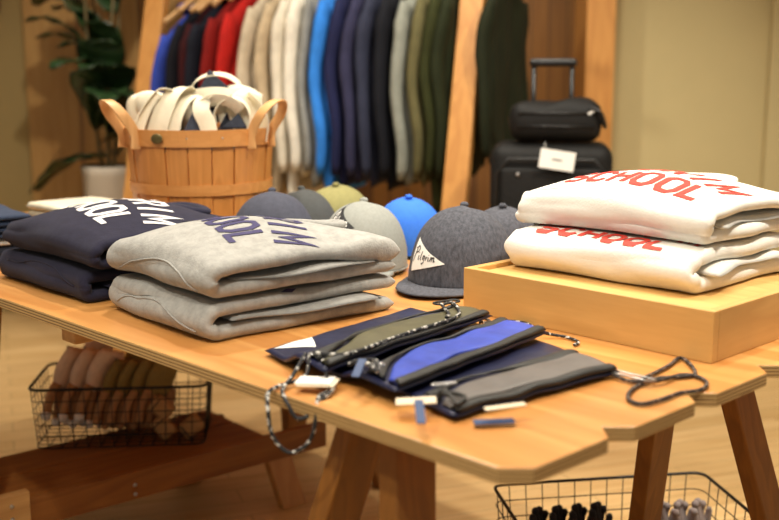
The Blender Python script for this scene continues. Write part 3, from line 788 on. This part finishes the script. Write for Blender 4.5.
e = f3(.985, .8)
cord(p3, [(e.x - .012, e.y, e.z + .006)] + [PX(x, y, zc) for x, y in ((628, 381), (648, 376), (668, 366), (680, 358), (690, 364), (695, 374), (680, 377), (655, 379), (634, 388), (628, 398), (640, 404), (660, 400), (680, 393), (700, 390), (707, 383), (698, 377), (682, 375))] + [(PX(655, 384, zc)[0], PX(655, 384, zc)[1], zc + .004), PX(630, 381, zc + .003)], M['cord2'], .0028)
def hook(parent, a, b, w=.0065, r=.0016, m=None):
    a = Vector(a); b = Vector(b); d = (b - a).normalized(); n_ = Vector((-d.y, d.x, 0)).normalized() * w; pts = []
    for i in range(7): q = PI / 2 + PI * i / 6; pts.append(a + d * w * math.cos(q) + n_ * math.sin(q))
    for i in range(7): q = -PI / 2 + PI * i / 6; pts.append(b + d * w * math.cos(q) + n_ * math.sin(q))
    return MB().tube(pts, r, 8, closed=True).build('snap_hook', m or M['steel'], parent)
hook(p3, PX(612, 371, ZT + .008), PX(650, 380, ZT + .006))
hook(p2, on(f2, .03, .58, .012), on(f2, .09, .70, .012), .005, .0014); hook(p1, on(f1, .03, .74, .010), on(f1, .08, .86, .010), .005, .0013)
hook(p3, on(f3, .10, .60, .014), on(f3, .18, .66, .014), .004, .0012)
hook(p1, on(f1, .90, .52, .018), on(f1, .99, .56, .014), .009, .0018, M['zip'])
cord(p3, [on(f3, .02, .75), on(f3, .05, .85, .018), on(f3, .03, .97), on(f3, .10, .92, .016), on(f3, .08, .75), on(f3, .03, .8, .02)], M['zip'], .003)
def tagcard(parent, c, d, w, l, z, m, nm='hang_tag', th=.0012):
    a = math.atan2(d[1], d[0]); return MB().box((0, 0, 0), (l, w, th)).build(nm, m, parent, smooth=False, loc=(c[0], c[1], z), rot=(R(4), R(-3), a))
c_ = PX(318, 383, ZT + .012); tagcard(p1, c_, (1, -.25), .030, .052, ZT + .0125, M['card'])['label'] = 'pale card hang tag'
tagcard(p1, (c_[0] - .004, c_[1] + .004), (1, -.25), .028, .05, ZT + .0145, M['cardw'])
c_ = PX(416, 407, ZT + .012); tagcard(p2, c_, (1, 0), .022, .05, ZT + .020, M['card'])
c_ = PX(505, 410, ZT + .017); tagcard(p3, c_, (1, .25), .010, .052, ZT + .0215, M['card'])
def pull(parent, c, d, l, z, m=M['bluetag']):
    a = math.atan2(d[1], d[0]); return MB().box((0, 0, 0), (l, .011, .002)).build('zip_pull', m, parent, smooth=False, loc=(c[0], c[1], z), rot=(0, R(-20), a), bevel=.0005)
c_ = PX(359, 368, ZT + .04); pull(p1, c_, (.25, 1), .040, ZT + .040)
c_ = PX(420, 410, ZT + .03); pull(p2, c_, (-.05, 1), .045, ZT + .028)
c_ = PX(494, 420, ZT + .008); MB().box((0, 0, 0), (.05, .014, .002)).build('zip_pull', M['bluetag'], p3, smooth=False, loc=(c_[0], c_[1], ZT + .006), rot=(R(3), 0, R(8)))

# ------------------------------------------------------------------ other folded goods at the left
def slab(name, label, cat_, loc, rotz, sx, sy, layers, m, seed, group=None, lt=.012):
    t = thing(name, label, cat_, loc, rotz, group)
    b = MB()
    for k in range(layers):
        z = lt * (k + .5); ox = .006 * math.sin(k * 2.3 + seed)
        b.sheet(lambda a, q: Vector(((a - .5) * sx + ox + .004 * math.sin(q * 7 + k), (q - .5) * sy, z + .0015 * wr(a * 5, q * 5, k, 1, seed))), lambda a, q: lt * .49 * edge(min(a, 1 - a) * sx, lt * .7) * edge(min(q, 1 - q) * sy, lt * .7), 26, 22)
    b.build('body', m, t); return t
slab('folded_jeans', 'dark blue folded jeans left of the navy sweatshirts, topmost pair', 'jeans', (-.985, 2.41, ZT + .0545), R(38), .26, .30, 4, nmat('indigo', (.035, .055, .11), .9, .3, 120), 1, 'folded jeans', .013)
slab('folded_shirt', 'white folded shirt between the two pairs of jeans', 'shirt', (-.985, 2.41, ZT + .0365), R(40), .25, .29, 1, M['white'], 4, None, .016)
slab('folded_jeans', 'dark folded jeans at the table left, under the white shirt', 'jeans', (-.985, 2.41, ZT + .002), R(41), .27, .31, 2, nmat('black_indigo', (.012, .016, .03), .9), 2, 'folded jeans', .016)
t = slab('folded_shirt', 'cream folded shirt behind the navy sweatshirts', 'shirt', (-.755, 2.64, ZT + .002), R(44), .19, .20, 5, M['cream'], 3, None, .0195)

# ------------------------------------------------------------------ bushel basket with tote bags
BC = (-.455, 2.615)
BK = thing('bushel_basket', 'round orange wooden bushel basket with bent handles, filled with tote bags', 'basket', (*BC, ZT + .0005), 0)
BHt, RT, RB = .285, .178, .157
NSt = 20
b = MB()
for k in range(NSt):
    a0 = 2 * PI * (k + .03) / NSt; a1 = 2 * PI * (k + .97) / NSt; vs = []; o_ = .0025 if k % 2 else 0
    for z in (0, .5, 1):
        for th in (0, .004):
            for i in range(4):
                a = a0 + (a1 - a0) * i / 3; r_ = (RB + (RT - RB) * z) - .008 + th + o_; vs.append((r_ * math.cos(a), r_ * math.sin(a), .004 + z * (BHt - .01)))
    fs = []
    for z in range(2):
        for i in range(3):
            q = z * 8 + i; fs.append((q, q + 1, q + 9, q + 8)); q += 4; fs.append((q, q + 1, q + 9, q + 8))
        fs.append((z * 8, z * 8 + 4, z * 8 + 12, z * 8 + 8)); fs.append((z * 8 + 3, z * 8 + 7, z * 8 + 15, z * 8 + 11))
    for i in range(3): fs.append((i, i + 1, i + 5, i + 4)); fs.append((16 + i, 17 + i, 21 + i, 20 + i))
    b.add(vs, fs)
b.build('staves', M['stave'], BK, smooth=False)
b = MB(); b.lathe([(.001, 0), (RB - .006, 0), (RB - .006, .006), (.001, .006)], 40, cap=False); b.build('bottom_board', M['stave'], BK, smooth=False)
for z0, z1, r_ in ((BHt - .038, BHt, .0035), (.135, .160, .0022), (.012, .037, .002)):
    def rz(z): return RB + (RT - RB) * z / BHt
    m_ = MB(); prof = [(rz(z0), z0), (rz(z0) + r_, z0), (rz(z1) + r_, z1), (rz(z1), z1), (rz(z0), z0)]
    m_.lathe(prof, 64, cap=False).build('hoop', M['hoop'], BK, smooth=False)
m_ = MB(); z0, z1 = BHt - .035, BHt - .001; m_.lathe([(RT - .015, z0), (RT - .0095, z0), (RT - .0085, z1), (RT - .014, z1), (RT - .015, z0)], 64, cap=False).build('inner_hoop', M['hoop'], BK, smooth=False)
em = MB(); em_o = em.lathe([(.012, 0), (.012, .002), (.010, .003), (.001, .0035)], 24).build('emblem_plate', M['emblem'], BK, loc=(-.068, -.1720, BHt - .019), rot=(PI / 2, 0, R(-21)))
em_o.scale = (1.25, .95, 1); em_o['label'] = 'small oval metal emblem'
for i in range(14):
    a = 2 * PI * (i + .5) / 14
    if math.sin(a) < .2:
        MB().lathe([(.0018, 0), (.0015, .0008)], 8).build('nail', M['steel'], BK, loc=((RT + .003) * math.cos(a), (RT + .003) * math.sin(a), BHt - .018), rot=(0, PI / 2, a))
for sgn in (-1, 1):
    aa = R(216) if sgn < 0 else R(-30)
    d = Vector((math.cos(aa), math.sin(aa), 0)); tn = Vector((-d.y, d.x, 0)) * sgn
    # strap runs up from the rim, loops over and comes back down further round the rim
    base0 = d * (RT + .004) + tn * -.038; base1 = d * (RT + .004) + tn * .038
    pts = cat([base0 + Vector((0, 0, BHt - .045)), base0 + Vector((0, 0, BHt - .01)), base0 + d * .028 + Vector((0, 0, BHt + .035)), d * (RT + .050) + tn * -.014 + Vector((0, 0, BHt + .062)), d * (RT + .052) + tn * .016 + Vector((0, 0, BHt + .062)), base1 + d * .030 + Vector((0, 0, BHt + .035)), base1 + Vector((0, 0, BHt - .01)), base1 + Vector((0, 0, BHt - .045))], 8)
    MB().ribbon(pts, d, .024, .004).build('handle', M['handle'], BK, bevel=.001)
# tote bags of dark denim with cream webbing
def strap(mb, pts, wd, w=.034): mb.ribbon(cat(pts, 8), wd, w * 1.3, .0026)
def tote(label, loc, rotz, body, straps, lumps=()):
    t = thing('tote_bag', label, 'tote bag', loc, rotz, 'tote bags in the bushel basket')
    m_ = MB()
    for (pts, th) in body:
        A, B, C_ = [Vector(p) for p in pts]; n_ = (B - A).cross(C_ - A).normalized() * th / 2
        m_.add([A + n_, B + n_, C_ + n_, A - n_, B - n_, C_ - n_], [(0, 1, 2), (5, 4, 3), (0, 3, 4, 1), (1, 4, 5, 2), (2, 5, 3, 0)])
    m_.build('body', M['dk_denim'], t, bevel=.003, smooth=False)
    for (pts, wd, w) in straps:
        s_ = MB(); strap(s_, pts, wd, w); s_.build('strap', M['cream'], t, bevel=.0008)
    for (c_, sx_, sz_, th, rz_) in lumps:
        l_ = MB(); cz, sz2 = math.cos(R(rz_)), math.sin(R(rz_))
        l_.sheet(lambda a, q: Vector((c_[0] + (a - .5) * sx_ * cz + .008 * math.sin(q * 6), c_[1] + (a - .5) * sx_ * sz2 + .012 * math.sin(a * 8), c_[2] + (q - .5) * sz_ + .015 * math.sin(PI * a))), lambda a, q: th / 2 * (1 + .25 * math.sin(a * 11 + q * 4)) * edge(min(a, 1 - a), .3) * edge(min(q, 1 - q), .35), 16, 14)
        l_.build('lining', M['cream'], t)
    return t
zr = ZT + BHt
def arc(c, rx, rz_, a0, a1, dy=0, n=8): return [(c[0] + rx * math.cos(R(a0 + (a1 - a0) * i / n)), c[1] + dy * i / n, c[2] + rz_ * math.sin(R(a0 + (a1 - a0) * i / n))) for i in range(n + 1)]
tote('tote bag at the left of the bushel basket, long cream straps draped to the rim', (BC[0] - .085, BC[1] - .035, zr), 0,
     [([(-.035, -.045, -.06), (.015, -.05, -.05), (.0, -.005, .065)], .03), ([(-.02, 0, -.06), (.06, 0, -.06), (.02, .02, .075)], .04)],
     [([(-.075, -.03, -.02), (-.055, -.04, .01), (-.03, -.035, .055), (.0, -.02, .087), (.03, -.01, .085)], (.35, -1, .2), .026),
      ([(-.005, -.06, -.035), (.008, -.052, .02), (.028, -.035, .07), (.05, -.01, .090), (.06, .02, .08)], (1, -.3, .2), .040),
      ([(-.045, -.065, -.03), (-.035, -.055, .01), (-.02, -.04, .05), (.0, -.03, .08)], (1, -.4, .1), .018),
      ([(.035, -.065, -.03), (.042, -.055, .02), (.06, -.035, .06), (.085, -.01, .075)], (1, -.3, .1), .030)], [((-.03, .03, .01), .10, .12, .035, 10), ((.05, .03, .02), .09, .12, .03, -10)])
tote('tote bag at the front of the bushel basket with a dark denim panel', (BC[0] + .01, BC[1] - .06, zr), 0,
     [([(-.045, -.045, -.05), (.035, -.05, -.05), (.005, -.01, .062)], .045)],
     [([(.035, -.068, -.028), (.028, -.06, .01), (.012, -.05, .045), (.02, -.03, .068), (.05, -.02, .06)], (1, -.1, 0), .030)])
tote('tote bag at the right of the bushel basket with a looping cream handle', (BC[0] + .075, BC[1] - .035, zr), 0,
     [([(-.05, 0, -.05), (.055, 0, -.06), (.01, .02, .055)], .05), ([(-.01, -.05, .0), (.05, -.05, .0), (.03, -.045, .035)], .012)],
     [(arc((.015, -.045, .025), .042, .045, 200, -60, .0), (0, 1, .1), .026),
      ([(.045, -.02, .075), (.07, -.02, .05), (.085, -.02, .01), (.08, -.02, -.03)], (.6, -1, .2), .040),
      ([(-.06, -.05, .045), (-.03, -.058, .066), (.01, -.058, .062), (.035, -.05, .04)], (0, -.6, 1), .024)], [((.045, .0, .01), .085, .13, .04, 35), ((.015, .035, .03), .10, .11, .03, 0)])
tote('topmost tote bag in the bushel basket, dark triangle inside a cream loop', (BC[0] + .035, BC[1] + .02, zr + .07), 0,
     [([(-.045, -.03, -.005), (.055, -.03, .006), (-.008, -.015, .063)], .02), ([(-.05, .03, -.06), (.06, .03, -.06), (.0, .02, .03)], .04)],
     [(arc((.005, -.01, .012), .060, .042, 215, -35, .0), (0, 1, .2), .032),
      ([(-.052, -.042, -.004), (-.02, -.056, .004), (.02, -.056, .006), (.058, -.04, .0)], (0, .2, 1), .028)])

# ------------------------------------------------------------------ clothes rack with garments
RA = R(20); rdir = Vector((math.cos(RA), -math.sin(RA), 0)); rn = Vector((-math.sin(RA), -math.cos(RA), 0))
RC = Vector((-.24, 4.22, 0))
def RP(s, out_, z): v = RC + rdir * s + rn * out_; v.z = z; return v
RK = thing('clothes_rack', 'orange brown wooden A-frame clothes rack behind the table', 'clothes rack', RC, -RA)
def rk(s, out_, z): return Vector((s, -out_, z))
ZR = 1.66
MB().tube([rk(-.80, 0, ZR), rk(.80, 0, ZR)], .014, 12).build('rail', M['steel'], RK)
for s_ in (-.66, .615):
    for o2 in (-1, 1):
        if s_ > 0: a = rk(s_ , o2 * .02, ZR + .12); e_ = rk(s_, o2 * .52, 0)
        else: a = rk(s_, o2 * .02, ZR + .12); e_ = rk(s_, o2 * .52, 0)
        obox(MB(), a, e_, .085, .045).build('post', M['post'], RK, smooth=False, bevel=.004)
    MB().box(rk(s_, 0, .35), (.03, .78, .06)).build('crossbar', M['post'], RK, smooth=False, bevel=.003)
def garment(label, s, color, wid=.46, length=.72, tk=.05, zsh=1.44, sl=.56, puff=1.0, twist=0, seed=0, hood=False):
    m = nmat('cloth_' + str(seed), tuple(c_ * (.65 if sum(color) < .4 else 1) for c_ in color), .85, .25, 14, bump=.3, bscale=60, spec=.2)
    g = thing('hanging_jacket', label, 'jacket', RP(s, 0, 0), -RA + R(twist), 'jackets and shirts on the clothes rack')
    # local x = along the rail, -y = towards the viewer side
    b = MB()
    def C(a, q):
        y = (a - .5) * wid * (1 - .04 * q) ; top = zsh - .30 * abs(a - .5) ** 1.15
        z = top + (zsh - length - top) * q
        x = .012 * math.sin(a * 9 + 1) * q + .010 * wr(a * 3, q * 3, seed, 1, seed)
        return Vector((x, y, z))
    b.sheet(C, lambda a, q: tk / 2 * (1 + .35 * math.sin(a * 14 + seed + q * 2)) * edge(min(a, 1 - a), .12) * edge(min(q, 1 - q), .05), 26, 22); b.build('body', m, g)
    for sg in (-1, 1):
        y0 = sg * (wid / 2 - .035); zt_ = zsh - .30 * (.46) ** 1.15
        pts = [Vector((.010 * math.sin(q * 7 + 2) + .004 * math.sin(q * 11 + seed), y0 + sg * (.015 + .045 * math.sin(q * 2.2)), zt_ - .01 - q * sl + .02 * (1 - q))) for q in [i / 16 for i in range(17)]]
        s_ = MB(); s_.tube(pts, lambda q: (.052 - .020 * q) * puff * (1 + .04 * math.sin(q * 13 + seed * 2) + .03 * math.sin(q * 31 + seed)) * (.55 + .45 * min(1, q * 8)) * (1 if q < .97 else .8), 14, flat=.55)
        s_.build('sleeve', m, g)
    c_ = MB(); c_.tube([(.0 + .035 * math.cos(a), .06 * math.sin(a), zsh + .005 + .01 * math.cos(a)) for a in [2 * PI * i / 20 for i in range(20)]], .018, 8, closed=True); c_.build('collar', m, g)
    h = thing('clothes_hanger', 'wooden hanger inside the ' + label.split(',')[0], 'hanger', RP(s, 0, 0), -RA + R(twist), 'wooden hangers on the rack')
    hb = MB(); hb.tube([(0, -.20, zsh - .058), (0, -.1, zsh - .012), (0, 0, zsh + .028), (0, .1, zsh - .012), (0, .20, zsh - .058)], .009, 8, flat=1.3); hb.build('shoulder_bar', M['hangwood'], h)
    hk = [(0, 0, zsh + .028), (0, 0, ZR - .045)] + [(0, .030 * math.cos(R(a)) , ZR + .0 + .0175 * math.sin(R(a))) for a in ()]
    hk = [(0, 0, zsh + .03), (0, .0, ZR - .03), (0, .016, ZR - .012), (0, .0185, ZR + .004), (0, .008, ZR + .0175), (0, -.008, ZR + .0175), (0, -.0185, ZR + .003), (0, -.017, ZR - .008)]
    hb = MB(); hb.tube(cat(hk, 4), .0022, 6); hb.build('hook', M['steel'], h)
    return g
GL = [
 ('royal blue jacket, first on the left of the rack', -.58, (.03, .06, .36), .72, 1.37),
 ('black jacket, second from the left on the rack', -.52, (.008, .008, .014), .74, 1.41),
 ('dark maroon jacket hidden between black jackets', -.475, (.05, .004, .006), .74, 1.41),
 ('black jacket just left of the red shirts', -.44, (.009, .011, .022), .62, 1.41),
 ('dark red shirt, left of the two red ones', -.37, (.30, .010, .007), .78, 1.43),
 ('bright red shirt, right of the two red ones', -.30, (.46, .014, .010), .78, 1.44),
 ('beige shirt next to the red shirts on the rack', -.215, (.56, .47, .34), .80, 1.44),
 ('sand coloured shirt in the middle of the light garments', -.15, (.50, .39, .25), .80, 1.44),
 ('off white shirt left of the whitest shirt', -.08, (.68, .62, .50), .80, 1.44),
 ('white shirt next to the grey and bright blue garments', -.025, (.74, .69, .58), .70, 1.44),
 ('thin grey jacket between white and bright blue ones', .025, (.24, .24, .22), .74, 1.44),
 ('bright sky blue jacket in the middle of the rack', .075, (.03, .20, .66), .76, 1.43),
 ('deep navy jacket right of the bright blue one', .13, (.018, .022, .085), .73, 1.43),
 ('purplish navy jacket with a wide sleeve', .195, (.045, .045, .105), .71, 1.43),
 ('slate navy jacket left of the black one', .255, (.04, .046, .085), .72, 1.43),
 ('black jacket right of the navy jackets', .325, (.009, .010, .016), .73, 1.43),
 ('mottled grey jacket with wrinkled sleeve', .385, (.25, .26, .22), .70, 1.42),
 ('olive khaki jacket left of the wooden post', .44, (.175, .155, .065), .71, 1.43),
 ('dark olive long jacket beside the wooden post', .495, (.04, .045, .010), .82, 1.44),
 ('forest green jacket behind the wooden post', .54, (.022, .028, .008), .70, 1.43),
 ('dark green coat at the right end of the rack', .70, (.018, .022, .007), .62, 1.43),
]
for i, (lb, s_, c_, ln, zs) in enumerate(GL):
    zs += .06 * sm01((s_ + .4) / .4); ln += .06 * sm01((s_ + .4) / .4)
    garment(lb, s_, c_, length=ln, zsh=zs, tk=.036, sl=ln - .16 if ln < .76 else .60, twist=(-1.5, 0, 1.5, 0, -1)[i % 5], seed=i + 1, puff=1.0 if s_ not in (.025,) else .7)

# ------------------------------------------------------------------ suitcase, duffel, plinth
def rbox(name, c, d, rad, m, parent, rot=None, seg=4, smooth=True):
    return MB().box((0, 0, 0), d).build(name, m, parent, smooth=smooth, loc=c, rot=rot, bevel=rad, seg=seg)
PL = tag(MB().box((0, 0, .11), (.62, .45, .22)).build('display_plinth', M['bench'], None, smooth=False, loc=(.51, 3.50, 0), rot=(0, 0, R(-8)), bevel=.004), 'low brown plinth under the black suitcase', 'plinth')
SU = thing('suitcase', 'black fabric trolley suitcase with raised handle behind the caps', 'suitcase', (.51, 3.42, .2215), R(-8))
rbox('shell', (0, 0, .365), (.375, .22, .65), .045, M['bag'], SU)
rbox('front_pocket', (0, -.122, .42), (.31, .03, .40), .013, M['bag'], SU)
rbox('lower_pocket', (0, -.122, .12), (.31, .03, .15), .013, M['bag'], SU)
MB().tube([(-.165, -.1235, .10), (-.165, -.126, .6), (-.13, -.13, .645), (.13, -.13, .645), (.165, -.126, .6), (.165, -.1235, .10)], .006, 8).build('piping', M['bag2'], SU)
MB().tube([(-.06, .085, .68), (-.06, .085, .925)], .008, 8).build('handle_tube', M['bag2'], SU)
MB().tube([(.06, .085, .68), (.06, .085, .925)], .008, 8).build('handle_tube', M['bag2'], SU)
rbox('handle_grip', (0, .085, .936), (.15, .026, .026), .010, M['bag2'], SU)
for sx_ in (-.15, .15): MB().lathe([(.022, -.012), (.026, -.008), (.026, .008), (.022, .012)], 20).build('wheel', M['bag2'], SU, loc=(sx_, .085, .026), rot=(0, PI / 2, 0))
for sx_ in (-.15, .15): MB().box((0, 0, 0), (.03, .03, .05)).build('foot', M['bag2'], SU, loc=(sx_, -.07, .0255), smooth=False)
MB().tube([(-.202, -.02, .46), (-.22, -.02, .45), (-.222, -.02, .36), (-.202, -.02, .34)], .008, 8).build('side_handle', M['bag2'], SU)
MB().lathe([(.006, 0), (.006, .004), (.003, .006)], 12).build('buckle', M['steel'], SU, loc=(-.10, -.138, .60), rot=(PI / 2, 0, 0))
DF = thing('duffel_bag', 'small black duffel bag lying on top of the suitcase', 'duffel bag', (.515, 3.385, .9135), R(-6))
def Cd(a, b):
    th = 2 * PI * b; return None
b = MB(); NN_, MM_ = 28, 26; vs = []; fs = []
for i in range(NN_ + 1):
    x = -.145 + .29 * i / NN_; k = edge(min(i, NN_ - i) / NN_, .16) ** .7 * .97 + .03
    for j in range(MM_):
        a = 2 * PI * j / MM_; cx_ = abs(math.cos(a)) ** .7 * (1 if math.cos(a) > 0 else -1); cz_ = abs(math.sin(a)) ** .7 * (1 if math.sin(a) > 0 else -1)
        sag = .006 * math.sin(x * 20) + .004 * math.sin(x * 47 + a * 3)
        vs.append((x, cx_ * .068 * k, .066 + cz_ * (.064 + (sag if cz_ > 0 else 0)) * k))
for i in range(NN_):
    for j in range(MM_): l = (j + 1) % MM_; fs.append((i * MM_ + j, i * MM_ + l, (i + 1) * MM_ + l, (i + 1) * MM_ + j))
fs.append(tuple(range(MM_))); fs.append(tuple(NN_ * MM_ + k for k in range(MM_)))
b.add(vs, fs).build('body', M['bag'], DF)
for z_ in (.052, .092): MB().tube([(x, -.0675 - .0015, z_) for x in (-.115, 0, .115)], .0035, 8).build('zip', M['bag2'], DF)
MB().tube(cat([(.10, -.066, .11), (.13, -.072, .095), (.145, -.06, .06), (.150, -.03, .05)]), .007, 8).build('end_strap', M['bag2'], DF)
MB().box((0, 0, 0), (.022, .003, .008)).build('logo_tab', M['cardw'], DF, loc=(.105, -.0705, .095), rot=(0, R(-25), R(10)), smooth=False)
tg = MB().box((0, 0, 0), (.105, .0015, .058)).build('paper_tag', M['cardw'], None, smooth=False, loc=(.505, 3.262, .868), rot=(R(-10), R(8), R(-8)))
tag(tg, 'cream paper tag hanging in front of the black suitcase', 'tag')
MB().tube([(-.04, -.001, .028), (-.045, .01, .048)], .001, 5).build('string', M['cardw'], tg)
MB().box((.0, -.0012, .0), (.03, .0008, .005)).build('printed_line', M['nygrey'], tg, smooth=False)

# ------------------------------------------------------------------ potted plant
PP = thing('potted_plant', 'tall dark green broad-leaved plant in a pale planter by the board wall', 'plant', (-1.17, 4.50, 0), 0)
MB().lathe([(.075, 0), (.085, .02), (.105, .70), (.112, .735), (.104, .74), (.098, .70)], 36).build('planter', M['pot'], PP)
MB().lathe([(.097, .70), (.05, .708), (.001, .71)], 24, cap=False).build('soil', M['soil'], PP)
rnd = random.Random(4)
stems = []
for k in range(4):
    a = k * 1.7; pts = cat([(.02 * math.cos(a), .02 * math.sin(a), .70), (.05 * math.cos(a), .05 * math.sin(a), 1.0), (.07 * math.cos(a + .5), .07 * math.sin(a + .5), 1.35), (.10 * math.cos(a + .9), .09 * math.sin(a + .9), 1.75)], 6)
    stems.append(pts); MB().tube(pts, lambda q: .009 - .005 * q, 8).build('stem', M['stem'], PP)
def leafm(base, az, tilt, L_, W_):
    d = Vector((math.cos(az), math.sin(az), 0)); sd = Vector((-d.y, d.x, 0))
    def C(a, q):
        w = W_ / 2 * math.sin(PI * min(1, max(0, q * .96 + .02))) ** .75
        out_ = L_ * (q * math.cos(tilt) + .0); up_ = L_ * (math.sin(tilt) * q - .55 * q * q * (1 - .2 * math.sin(tilt)))
        s = (a * 2 - 1); p = Vector(base) + d * out_ + sd * s * w + Vector((0, 0, up_ + .18 * abs(s) * w + .006 * math.sin(q * 20 + s * 3))); return p
    return MB(), C
for i in range(34):
    st = stems[i % 4]; q = .12 + .86 * ((i * .618) % 1)
    b_ = st[int(q * (len(st) - 1))]; az = i * 2.4 + .4
    L_ = rnd.uniform(.30, .42); W_ = L_ * rnd.uniform(.46, .56); tl = rnd.uniform(.5, 1.35)
    if i in (3, 9): q = .1; b_ = st[2]; tl = .1; az = R(190) if i == 3 else R(160)
    m_, C = leafm(b_, az, tl, L_, W_)
    m_.sheet(C, lambda a, q: .0012, 10, 14); m_.build('leaf', M['leaf'], PP)

# round red thing on the left wall
RD = MB().lathe([(.001, 0), (.075, 0), (.08, .012), (.06, .045), (.03, .06), (.001, .062)], 28, cap=False).build('wall_ornament', M['redobj'], None, loc=(-1.83, 4.997, 1.42), rot=(PI / 2, 0, 0))
tag(RD, 'dark red round ornament on the left wall at the photo top edge', 'ornament')

# ------------------------------------------------------------------ ceiling spots and light
def spot(x, y, z, tx, ty, tz, e, size=55, rad=.05, col=(1, .80, .55), blend=.5, fixture=True):
    l = bpy.data.lights.new('spot', 'SPOT'); l.energy = e; l.spot_size = R(size); l.shadow_soft_size = rad; l.color = col; l.spot_blend = blend
    o = bpy.data.objects.new('ceiling_spot_lamp', l); COL.objects.link(o); o.location = (x, y, z)
    o.rotation_euler = (Vector((tx, ty, tz)) - Vector((x, y, z))).to_track_quat('-Z', 'Y').to_euler()
W_ = (1, .925, .79)
spot(-.5, 2.9, 2.9, -.1, 1.9, .72, 146, 62, .06, W_)
spot(.9, 2.6, 2.9, .4, 1.7, .72, 112, 62, .06, W_)
spot(-1.2, .6, 2.9, .2, 1.8, .8, 95, 50, .10, W_)
spot(1.4, 1.6, 2.9, 1.0, 3.2, 0, 230, 80, .06, W_)
spot(-.6, 2.6, 2.9, -.4, 4.2, 1.0, 150, 70, .06, W_)
spot(.4, 2.9, 2.9, .5, 4.4, 1.0, 80, 60, .06, W_)
spot(-.2, .2, 2.9, .1, 2.6, 0, 120, 60, .06, W_)
spot(-1.8, 3.6, 2.9, -1.1, 3.3, 0, 110, 70, .06, W_)
for x, y, e, s_ in ((0, 1.2, 27, 1.6), (0, 3.4, 24, 2.0)):
    l = bpy.data.lights.new('panel', 'AREA'); l.energy = e; l.size = s_; l.color = (1, .93, .81)  # large area lights added overhead as warm fill, not real panel fixtures
    o = bpy.data.objects.new('added_fill_light', l); COL.objects.link(o); o.location = (x, y, 2.98)
w = bpy.data.worlds.new('world'); SC.world = w; w.use_nodes = True
w.node_tree.nodes['Background'].inputs[0].default_value = (1, .92, .78, 1); w.node_tree.nodes['Background'].inputs[1].default_value = .35

# ------------------------------------------------------------------ camera
cd = bpy.data.cameras.new('camera'); cam = bpy.data.objects.new('camera', cd); COL.objects.link(cam)
cd.sensor_width = 36; cd.lens = 50.0; cam.location = (0, 0, 1.15)
cam.rotation_euler = (PI / 2 - math.atan(195 / 1082.), 0, 0)
cd.dof.use_dof = True; cd.dof.focus_distance = 1.90; cd.dof.aperture_fstop = 2.8; cd.clip_start = .02
SC.camera = cam
vs_ = SC.view_settings; vs_.view_transform = 'Standard'; vs_.look = 'None'; vs_.exposure = -0.08; vs_.gamma = 1.0; vs_.use_curve_mapping = False
